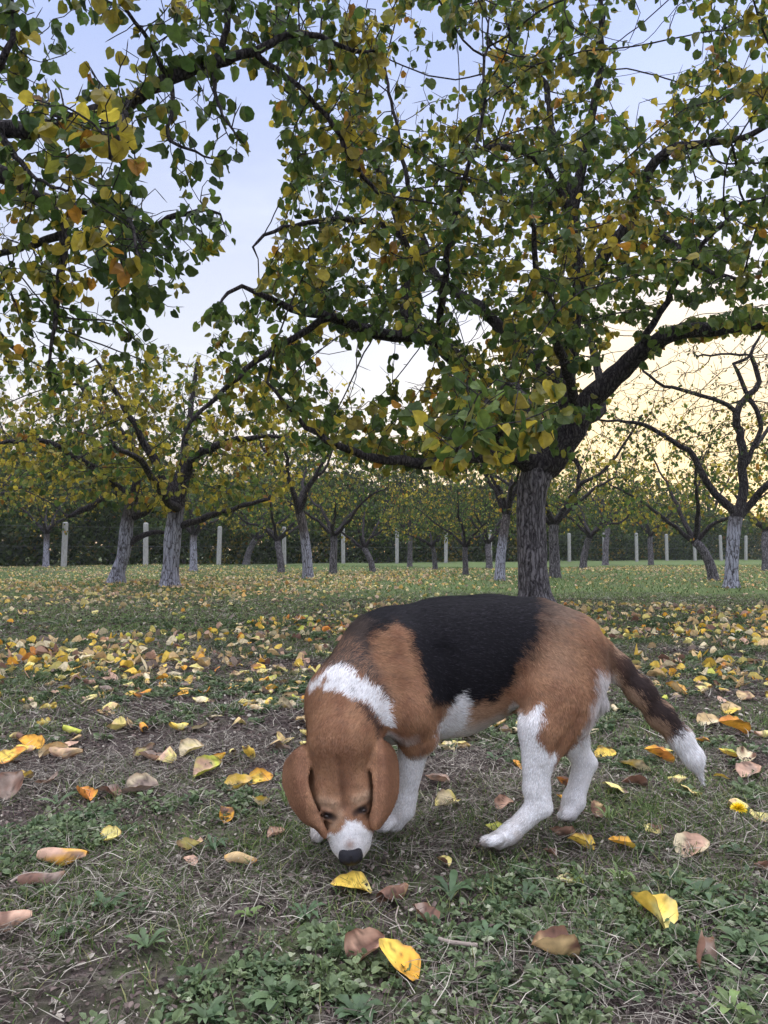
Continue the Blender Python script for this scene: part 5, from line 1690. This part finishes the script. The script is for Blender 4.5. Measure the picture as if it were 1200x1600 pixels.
    for d in range(3):
        sa = [slice(None)] * 3
        sb = [slice(None)] * 3
        sa[d] = slice(0, -1)
        sb[d] = slice(1, None)
        e = ins[tuple(sa)] != ins[tuple(sb)]
        w = np.argwhere(e)
        u, vv = (d + 1) % 3, (d + 2) % 3
        ok = (w[:, u] > 0) & (w[:, vv] > 0) & (w[:, u] < ins.shape[u] - 1) & (w[:, vv] < ins.shape[vv] - 1)
        w = w[ok]
        flip = ins[w[:, 0], w[:, 1], w[:, 2]]
        def cell(du, dv):
            q = w.copy()
            q[:, u] -= du
            q[:, vv] -= dv
            return idx[q[:, 0], q[:, 1], q[:, 2]]
        quad = np.stack([cell(1, 1), cell(0, 1), cell(0, 0), cell(1, 0)], -1)
        quad[~flip] = quad[~flip][:, ::-1]
        Q.append(quad)
    Q = np.concatenate(Q)
    # keep the biggest connected piece by construction; smooth a little
    E = np.concatenate([Q[:, [0, 1]], Q[:, [1, 2]], Q[:, [2, 3]], Q[:, [3, 0]]])
    def relax(V, f_):
        s = np.zeros_like(V)
        n_ = np.zeros(len(V))
        for a, b in ((0, 1), (1, 0)):
            for x in range(3):
                s[:, x] += np.bincount(E[:, a], V[E[:, b], x], len(V))
            n_ += np.bincount(E[:, a], minlength=len(V))
        return V + f_ * (s / n_[:, None] - V)
    for _ in range(3):
        V = relax(V, 0.5)
        V = relax(V, -0.35)
    def normals(V):
        nn = np.cross(V[Q[:, 2]] - V[Q[:, 0]], V[Q[:, 3]] - V[Q[:, 1]])
        vn = np.zeros_like(V)
        for j in range(4):
            for x in range(3):
                vn[:, x] += np.bincount(Q[:, j], nn[:, x], len(V))
        return norm(vn)
    VN = normals(V)
    # ---- head details pushed in and out of the surface
    px, py = to_px(V)
    def headc(V):
        q = V - O
        return q @ l, q @ f, q @ n
    hl, hf, hn = headc(V)
    inhead = (np.abs(hl) < 0.09) & (hf > -0.02) & (hf < 0.2) & (VN @ n > 0.2) & (hn > -0.05)
    disp = np.zeros(len(V))
    def seg_d(px, py, a, b):
        ax_, ay, bx, by = *a, *b
        t = np.clip(((px - ax_) * (bx - ax_) + (py - ay) * (by - ay)) / ((bx - ax_) ** 2 + (by - ay) ** 2), 0, 1)
        return np.hypot(px - ax_ - t * (bx - ax_), py - ay - t * (by - ay))
    Hx, Hy = px, py
    m = seg_d(Hx, Hy, (529, 1188), (540, 1262))
    disp -= 0.0026 * np.exp(-(m / 4.5) ** 2)
    disp -= 0.0030 * np.exp(-(seg_d(Hx, Hy, (538, 1248), (541, 1262)) / 9) ** 2)
    for a, b in (((500, 1271), (521, 1278)), ((557, 1270), (579, 1256))):
        disp -= 0.0022 * np.exp(-(seg_d(Hx, Hy, a, b) / 5.0) ** 2)
    disp += 0.0025 * np.exp(-(seg_d(Hx, Hy, (503, 1252), (522, 1256)) / 7) ** 2)
    disp += 0.0025 * np.exp(-(seg_d(Hx, Hy, (556, 1249), (572, 1242)) / 7) ** 2)
    V = V + VN * (disp * inhead)[:, None]
    # soft muscles: small swells and hollows on flank, shoulder and thigh
    body = (VN[:, 1] < -0.1) & (~inhead)
    sw = 0.004 * np.exp(-(seg_d(px, py, (627, 1050), (650, 1130)) / 16) ** 2) - 0.005 * np.exp(-(seg_d(px, py, (690, 1020), (690, 1120)) / 14) ** 2)
    sw -= 0.006 * np.exp(-(seg_d(px, py, (812, 1060), (806, 1112)) / 16) ** 2)
    sw -= 0.003 * np.exp(-(seg_d(px, py, (905, 1120), (870, 1175)) / 9) ** 2)
    sw -= 0.0025 * np.exp(-(seg_d(px, py, (846, 1200), (852, 1240)) / 5) ** 2)
    V = V + VN * (sw * body)[:, None]
    VN = normals(V)

    # ---- coat colours
    def poly_sd(px, py, pts):
        """signed pixel distance to a polygon, negative inside"""
        pts = np.array(pts, float)
        d = np.full(len(px), 1e9)
        inside = np.zeros(len(px), bool)
        for a, b in zip(pts, np.roll(pts, -1, 0)):
            d = np.minimum(d, seg_d(px, py, a, b))
            cnd = (a[1] > py) != (b[1] > py)
            with np.errstate(divide='ignore', invalid='ignore'):
                xx = (b[0] - a[0]) * (py - a[1]) / (b[1] - a[1]) + a[0]
            inside ^= cnd & (px < xx)
        return np.where(inside, -d, d)
    SAD = [(520, 985), (560, 920), (700, 900), (840, 900), (858, 945), (852, 990), (836, 1015), (822, 1036), (804, 1056), (791, 1077), (772, 1092), (755, 1099),
           (730, 1101), (707, 1099), (690, 1103), (676, 1100), (668, 1075), (655, 1046), (645, 1015), (636, 985), (615, 975), (590, 985), (568, 1012), (556, 1000)]
    GRZ = [(500, 960), (480, 1055), (508, 1050), (535, 1044), (560, 1058), (586, 1078), (600, 1096), (606, 1090), (594, 1060), (580, 1035), (573, 1005), (575, 970)]
    COL = [(480, 1070), (492, 1064), (514, 1045), (540, 1046), (562, 1062), (589, 1080), (604, 1100), (610, 1125), (618, 1160), (628, 1200), (600, 1215), (588, 1160), (597, 1140),
           (588, 1123), (574, 1106), (555, 1096), (531, 1086), (508, 1080), (507, 1060), (497, 1072), (484, 1084)]
    PAT = [(553, 1096), (574, 1105), (587, 1122), (597, 1140), (590, 1152), (578, 1130), (566, 1115)]
    FLEG = [(575, 1172), (612, 1166), (622, 1168), (636, 1178), (653, 1174), (666, 1170), (680, 1168), (700, 1175), (700, 1330), (575, 1330)]
    FAR = [(440, 1215), (580, 1160), (600, 1175), (600, 1340), (440, 1340)]
    BEL = [(686, 1170), (686, 1130), (702, 1106), (713, 1096), (722, 1081), (729, 1100), (729, 1118), (723, 1136), (700, 1165)]
    HLEG = [(795, 1106), (812, 1112), (826, 1114), (836, 1100), (845, 1100), (849, 1122), (843, 1148), (852, 1170), (862, 1181), (868, 1174), (872, 1182), (870, 1200), (868, 1230),
            (890, 1345), (740, 1345), (740, 1290), (795, 1270)]
    FHL = [(882, 1186), (900, 1160), (914, 1140), (960, 1170), (960, 1320), (866, 1320)]
    BUT = [(930, 1044), (960, 1055), (960, 1110), (935, 1145), (905, 1162), (924, 1120), (930, 1085)]
    TDK = [(925, 996), (980, 1020), (1020, 1060), (1066, 1118), (1082, 1146), (1058, 1165), (1040, 1140), (1012, 1108), (985, 1075), (955, 1050), (938, 1040)]
    TTIP = [(1034, 1166), (1056, 1150), (1076, 1130), (1140, 1150), (1140, 1290), (1050, 1290)]
    def lin(r, g, b):
        s = np.array((r, g, b)) / 255.0
        return np.where(s <= 0.04045, s / 12.92, ((s + 0.055) / 1.055) ** 2.4)
    TAN = lin(158, 117, 86)
    TANR = lin(132, 92, 68)
    TANL = lin(194, 162, 132)
    BLK = lin(18, 16, 19)
    WHT = lin(232, 228, 224)
    GRY = lin(128, 108, 92)
    def coat(Vp, Np, jit):
        """colour and hair length at surface points"""
        px, py = to_px(Vp)
        w = fbm(Vp, 3, 3, 22.0)
        w2 = fbm(Vp, 5, 2, 60.0)
        ns = w * 3.0 + w2 * 1.6 + jit * 4.0
        hl, hf, hn = headc(Vp)
        far = Np[:, 1] > 0.35
        c = np.tile(TAN, (len(Vp), 1))
        L = np.full(len(Vp), 0.012)
        def mixc(mask, color):
            m_ = np.clip(mask, 0, 1)[:, None]
            c[:] = c * (1 - m_) + np.asarray(color) * m_
        def inside(pts, soft=4.0, nmul=1.0):
            return np.clip(0.5 - (poly_sd(px, py, pts) + ns * nmul) / soft, 0, 1)
        # warm and pale drifts of the tan
        mixc(0.35 + 0.35 * w, TANR)
        mixc(np.clip((py - 1085) / 60, 0, 1) * (px > 690) * (px < 830) * 0.8, TANL)          # pale flank fold
        mixc(np.exp(-(((px - 872) / 30) ** 2 + ((py - 1020) / 40) ** 2)) * 0.35, TANL)
        # brown-grey rump, grizzled
        g = np.exp(-(((px - 872) / 44) ** 2 + ((py - 952) / 38) ** 2))
        mixc(np.clip(g * 1.0 + 0.15 * w2, 0, 0.85), GRY * 0.72)
        # saddle with a softer back edge
        soft = np.where(px > 800, 34.0, 12.0)
        sd = poly_sd(px, py, SAD) + ns * np.where(px > 800, 2.2, 1.3)
        sdm = np.clip(0.5 - sd / soft, 0, 1)
        mixc(sdm, BLK)
        gz = inside(GRZ, 12, 1.5)
        mixc(gz * (0.62 + 0.38 * np.sign(jit + 0.1)), BLK * 2.2)
        mixc(gz * 0.25, GRY)
        white = np.maximum.reduce([inside(COL) * ((py < 1135) | (hn < -0.085)), inside(BEL, 8), inside(HLEG, 5) * (Vp[:, 1] < 1.285), inside(TTIP, 8, 1.6)])
        white = np.maximum(white, inside(FLEG, 5) * (hn < -0.085))
        white = np.maximum(white, inside(FAR, 6) * (hn < -0.11) * (px < 600) * (py > 1245))
        white = np.maximum(white, inside(FHL, 6) * (Vp[:, 1] > 1.285))
        td = inside(TDK, 12, 1.6)
        mixc(td * np.clip(0.45 + (px - 940) / 90, 0.3, 0.92), BLK * 1.9)
        ti = (px > 955) * (1 - td)
        mixc(ti * 0.8, TANL * 0.6 + GRY * 0.35)
        mixc(inside(BUT, 12) * 0.8, WHT * 0.85)
        und = np.clip((-Np[:, 2] - 0.55) * 4, 0, 1) * (py > 1080) * (px > 600) * (px < 830)
        white = np.maximum(white, und * 0.8)
        mixc(white, WHT)
        low_ = white * np.clip((py - 1262) / 50, 0, 1) * np.clip(0.28 + 0.35 * w + 0.25 * w2, 0, 0.6) * (hn < -0.085)
        mixc(low_, lin(140, 122, 104))                       # soil on the feet
        mixc(white * (jit > 0.75) * 0.22 * (px > 585), TAN)  # ticking
        mixc(inside(PAT, 6) * 0.8, BLK * 2.5)
        mixc(np.clip(1 - np.hypot(px - 549, py - 1082) / 4 + jit, 0, 1) * 0.7, BLK * 3)
        # ---- head markings
        hd = (hn > -0.095) & (hf > -0.02) & (py > 1155) & (px < 632)
        front = hd & (hn > -0.075)
        def hm(mask, color):
            mixc(mask * front, color)
        dx = px - (529 + (py - 1188) * 0.12)
        hm(np.exp(-(dx / 5) ** 2) * (py < 1268) * (py > 1180) * 0.6, TANR * 0.45)
        hm(((px < 478) | (px > 589)) * 0.55, TANR * 0.85)
        hm(np.exp(-(seg_d(px, py, (508, 1300), (470, 1275)) / 12) ** 2) * (px < 500) * 0.4, TANR * 0.6)  # ear fold shading painted into the coat along the lower edge
        hm(np.exp(-(dx / 26) ** 2) * np.clip((1240 - py) / 50, 0, 1) * 0.6, TANR)
        for a, b in (((502, 1254), (520, 1258)), ((558, 1252), (574, 1244))):
            hm(np.exp(-(seg_d(px, py, a, b) / 8) ** 2) * 0.75, TANL)
        # pale stripes beside the muzzle and the white blaze
        hm(np.exp(-(seg_d(px, py, (521, 1290), (530, 1272)) / 7) ** 2) * 0.6, TANL)
        MUZ = [(513, 1302), (522, 1306), (533, 1304), (541, 1290), (540, 1282), (547, 1284), (556, 1282), (566, 1292), (577, 1300), (586, 1304), (590, 1330), (570, 1362), (545, 1366), (517, 1350), (511, 1320)]
        hm(inside(MUZ, 5, 0.7), WHT)
        hm(np.exp(-(np.hypot(px - 547, py - 1320) / 7) ** 2) * 0.75, TANR * 1.1)
        hm(np.exp(-(np.hypot(px - 545, py - 1327) / 9) ** 2) * 0.4, GRY * .8)
        for a, b in (((498, 1266), (522, 1278)), ((555, 1271), (580, 1251))):
            dd = seg_d(px, py, a, b)
            tt = np.clip(((px - a[0]) * (b[0] - a[0]) + (py - a[1]) * (b[1] - a[1])) / ((b[0] - a[0]) ** 2 + (b[1] - a[1]) ** 2), 0, 1)
            tt = tt if a[0] < 530 else 1 - tt                      # 1 at the inner corner
            wd = 1.6 + 3.2 * tt
            hm(np.clip(1.6 - dd / wd, 0, 1) * 0.78 * (0.35 + 0.65 * tt), BLK * 1.5)
            hm(np.exp(-(dd / 9) ** 2) * 0.35, TANR * 0.5)
        for ex, ey in ((512, 1275), (567, 1266)):
            hm(np.clip(1.9 - np.hypot((px - ex) / 6.5, (py - ey) / 4.6), 0, 1) * 0.9, BLK)
        # mouth line and dark lower lip
        hm(np.exp(-(seg_d(px, py, (515, 1338), (535, 1350)) / 3) ** 2) * 0.0, BLK)
        # hair length
        L[:] = 0.0085
        L[(py > 1165) & (px > 585) & (hn < -0.085)] = 0.006
        L[(white > 0.5) & (px > 700) & (px < 960) & (py > 1130)] = 0.0055
        L[hd] = 0.0050
        L[front & (py > 1262)] = 0.0032
        near_eye = np.minimum(seg_d(px, py, (498, 1266), (522, 1278)), seg_d(px, py, (555, 1271), (580, 1251)))
        near_eye = np.minimum(near_eye, np.minimum(np.hypot(px - 512, py - 1276), np.hypot(px - 567, py - 1267)) - 3)
        L[front & (near_eye < 7)] = 0.0008
        L[(px > 950) & (py > 1010)] = 0.011
        L[(px > 1045) & (py > 1130)] = 0.013
        L[poly_sd(px, py, BUT) < 3] = 0.015
        L[gz > 0.4] = 0.011
        L[(py > 1255)  & (hn < -0.085)] = 0.005
        return np.clip(c, 0.004, 0.9), L
    zero = np.zeros(len(V))
    cV, _ = coat(V, VN, zero)
    mbody = tint_mat('short_coat', 0.75, 0.25, noise=0.12, nscale=120)
    mfur = tint_mat('fur_strands', 0.7, 0.18)
    dog = mesh('beagle', V, Q, mbody, col=cV * 0.85, smooth=True)
    tag(dog, 'tricolour beagle with black saddle and white-tipped tail sniffing a yellow leaf', 'dog')

    # ---- hair strands
    quadA = np.linalg.norm(np.cross(V[Q[:, 2]] - V[Q[:, 0]], V[Q[:, 3]] - V[Q[:, 1]]), axis=1) / 2
    NH = 230000
    wgt = quadA * np.where(V[Q[:, 0], 1] < 1.33, 1.0, 0.45)
    fi = rnd.choice(len(Q), NH, p=wgt / wgt.sum())
    u, w_ = rnd.rand(NH, 1), rnd.rand(NH, 1)
    q = Q[fi]
    Rt = (V[q[:, 0]] * (1 - u) + V[q[:, 1]] * u) * (1 - w_) + (V[q[:, 3]] * (1 - u) + V[q[:, 2]] * u) * w_
    Nt = norm((VN[q[:, 0]] * (1 - u) + VN[q[:, 1]] * u) * (1 - w_) + (VN[q[:, 3]] * (1 - u) + VN[q[:, 2]] * u) * w_)
    flow = np.zeros((NH, 3))
    for p in prims:
        A, B = (p[1], p[2]) if p[0] == 'cap' else (p[1] - p[2][1] * p[3][1] * 0.3, p[1] + p[2][1] * p[3][1] * 0.3)
        rad = max(p[3], p[4]) if p[0] == 'cap' else max(p[3]) * 0.8
        D = B - A
        t = np.clip(((Rt - A) @ D) / max(D @ D, 1e-9), 0, 1)
        d = np.abs(np.linalg.norm(Rt - A - t[:, None] * D, axis=1) - rad)
        flow += np.exp(-d / 0.012)[:, None] * norm(p[-1])
    for cl, sgn in zip(clouds, (1, 1)):
        cs = cl[::6]
        near = np.full(NH, 9.0)
        sel = np.where((np.abs(Rt - cl.mean(0)) < 0.1).all(1))[0]
        for i in range(0, len(sel), 4000):
            ss = sel[i:i + 4000]
            d2 = ((Rt[ss][:, None] - cs[None]) ** 2).sum(-1)
            near[ss] = np.sqrt(d2.min(1))
        flow += (np.exp(-np.maximum(near - 0.004, 0) / 0.003) * 6)[:, None] * (f * 1.0)
    flow += rnd.normal(size=(NH, 3)) * 0.16 * np.linalg.norm(flow, axis=1, keepdims=True)
    swirl = np.stack([fbm(Rt, 11, 2, 14), fbm(Rt, 12, 2, 14), fbm(Rt, 13, 2, 14)], -1)
    flow = norm(flow) + 0.14 * swirl
    T = norm(flow - (flow * Nt).sum(1, keepdims=True) * Nt)
    jit = rnd.normal(size=NH) * 0.6
    cH, LH = coat(Rt, Nt, jit)
    LH = LH * rnd.uniform(0.65, 1.25, NH)
    lift = rnd.uniform(0.03, 0.16, NH)[:, None]
    mid = Rt + LH[:, None] * 0.5 * norm(T + Nt * (lift + 0.12))
    tip = mid + LH[:, None] * 0.5 * norm(T + Nt * (lift - 0.05))
    W = norm(np.cross(Nt, T))
    w0 = (0.00042 * rnd.uniform(0.7, 1.3, NH))[:, None]
    Rb = Rt - Nt * 0.0006
    VV = np.stack([Rb - W * w0, Rb + W * w0, mid - W * w0 * 0.8, mid + W * w0 * 0.8, tip], 1).reshape(-1, 3)
    b = np.arange(NH)[:, None] * 5
    FQ = b + np.array([[0, 1, 3, 2]])
    FT = b + np.array([[2, 3, 4]])
    val = np.clip(1 + rnd.normal(size=NH) * 0.17, 0.5, 1.6)[:, None]
    dark = cH.max(1) < 0.03
    gl = dark & (rnd.rand(NH) < 0.16)  # some black hairs lightened in colour to imitate a grey sheen
    val[gl] *= rnd.uniform(2.0, 5.0, (gl.sum(), 1))
    cc = np.clip(cH * val, 0, 0.9)
    c5 = np.stack([cc * 0.9, cc * 0.9, cc, cc, cc * 1.05], 1).reshape(-1, 3)
    fur = mesh('fur', VV, [FQ, FT], mfur, dog, col=c5, smooth=True)

    # ---- nose, eyes, claws
    def blob(name, parts, mat, res=20, bump=None):
        Vs = []
        th = np.linspace(0, math.pi, res)
        ph = np.linspace(0, 2 * math.pi, res * 2, endpoint=False)
        out_ = []
        for c_, fr, rr in parts:
            A = np.stack([np.outer(np.sin(th), np.cos(ph)), np.outer(np.sin(th), np.sin(ph)), np.outer(np.cos(th), np.ones_like(ph))], -1)
            if bump:
                A = bump(A)
            p = c_ + (A[..., 0:1] * fr[0] * rr[0] + A[..., 1:2] * fr[1] * rr[1] + A[..., 2:3] * fr[2] * rr[2])
            i = np.arange(res - 1)[:, None] * (2 * res)
            j = np.arange(2 * res)[None]
            k = (j + 1) % (2 * res)
            out_.append((p.reshape(-1, 3), np.stack([i + j, i + k, i + 2 * res + k, i + 2 * res + j], -1).reshape(-1, 4)))
        Vm, Fm = merge(out_)
        return mesh(name, Vm, Fm, mat, dog, smooth=True)
    mn, nn_, bn = new_mat('wet_nose')
    bn.inputs['Base Color'].default_value = (0.010, 0.0095, 0.013, 1)
    bn.inputs['Roughness'].default_value = 0.38
    bn.inputs['Specular IOR Level'].default_value = 0.25
    vo = nn_.nodes.new('ShaderNodeTexVoronoi')
    vo.inputs['Scale'].default_value = 900
    bp = nn_.nodes.new('ShaderNodeBump')
    bp.inputs['Strength'].default_value = 0.5
    bp.inputs['Distance'].default_value = 0.0008
    nn_.links.new(vo.outputs['Distance'], bp.inputs['Height'])
    nn_.links.new(bp.outputs[0], bn.inputs['Normal'])
    def nosebump(A):
        A = A.copy()
        x, y, z = A[..., 0].copy(), A[..., 1].copy(), A[..., 2].copy()
        s = 1 + 0.10 * np.cos(4 * np.arctan2(y, x)) * 0 
        # square shoulders, nostril dents on the front (y = muzzle direction) and a middle groove
        k = (np.abs(x) ** 3 + np.abs(y) ** 3 + np.abs(z) ** 3) ** (1 / 3)
        A = A / (0.35 + 0.65 * k)[..., None]
        dent = 0.35 * np.exp(-(((np.abs(x) - 0.5) / 0.22) ** 2 + ((z - 0.15) / 0.28) ** 2)) * (y > 0)
        dent += 0.12 * np.exp(-(x / 0.08) ** 2) * (y > 0)
        A[..., 1] -= dent
        return A
    blob('nose', [(H(548, 1338, -0.018), (l, f, n), (18.5 * hs, 14 * hs, 0.015))], mn, 28, nosebump)
    me_, _, be = new_mat('dark_eye')
    be.inputs['Base Color'].default_value = (0.022, 0.012, 0.008, 1)
    be.inputs['Roughness'].default_value = 0.3
    blob('eye', [(H(513, 1275, -0.0178), (l, f, n), (.0088, .0046, .0084))], me_)
    blob('eye', [(H(566, 1266.5, -0.0178), (l, f, n), (.0088, .0046, .0084))], me_)
    # whiskers: pale stiff hairs on the lips
    wk = []
    rw = np.random.RandomState(3)
    for sx_, cx in ((-1, 524), (1, 571)):
        for i in range(9):
            a_ = H(cx + rw.uniform(-7, 7), 1318 + rw.uniform(-12, 10), -0.022)
            d_ = norm(l * sx_ * rw.uniform(0.7, 1.2) + f * rw.uniform(-0.1, 0.7) + n * rw.uniform(-0.1, 0.5))
            Lw = rw.uniform(0.018, 0.034)
            wk.append(tube([a_, a_ + d_ * Lw * 0.5, a_ + d_ * Lw + f * Lw * 0.15], [0.0002, 0.00014, 0.00005], 3))
    mwk, _, bwk = new_mat('whisker_hair')
    bwk.inputs['Base Color'].default_value = (0.3, 0.28, 0.26, 1)
    Vw, Fw = merge(wk)
    mesh('whiskers', Vw, Fw, mwk, dog)
    mc, _, bc = new_mat('claw_horn')
    bc.inputs['Base Color'].default_value = (0.16, 0.12, 0.10, 1)
    bc.inputs['Roughness'].default_value = 0.4
    def claw(a, b):
        A, B = P(*a), P(*b)
        V_, F_ = tube([A, (A + B) / 2 + np.array((0, 0, 0.001)), B], [0.0022, 0.0017, 0.0004], 8)
        mesh('claw', V_, F_, mc, dog, smooth=True)
    for dy in (0.020, 0.005, -0.010):
        claw((757, 1313, 1.203 + dy), (747, 1321, 1.202 + dy))
    for dy in (0.014, -0.001, -0.016):
        claw((592, 1292, 1.270 + dy), (584, 1299, 1.268 + dy))
    for dy in (0.010, -0.004):
        claw((491, 1309, 1.244 + dy), (485, 1316, 1.242 + dy))
    return dog

build_dog()
# ================================================================ evening air
def haze():
    x0, x1, y0, y1, z0, z1 = -60, 60, -8, 75, -1.6, 11
    V = np.array([(x, y, z) for z in (z0, z1) for y in (y0, y1) for x in (x0, x1)], float)
    F = np.array([[0, 2, 3, 1], [4, 5, 7, 6], [0, 1, 5, 4], [2, 6, 7, 3], [0, 4, 6, 2], [1, 3, 7, 5]])
    m = bpy.data.materials.new('evening_haze')
    m.use_nodes = True
    n = m.node_tree
    n.nodes.clear()
    o_ = n.nodes.new('ShaderNodeOutputMaterial')
    v = n.nodes.new('ShaderNodeVolumePrincipled')
    v.inputs['Color'].default_value = (0.85, 0.86, 0.92, 1)
    v.inputs['Density'].default_value = 0.0008
    n.links.new(v.outputs[0], o_.inputs['Volume'])
    o = mesh('haze', V, F, m)
    tag(o, kind='stuff')

haze()
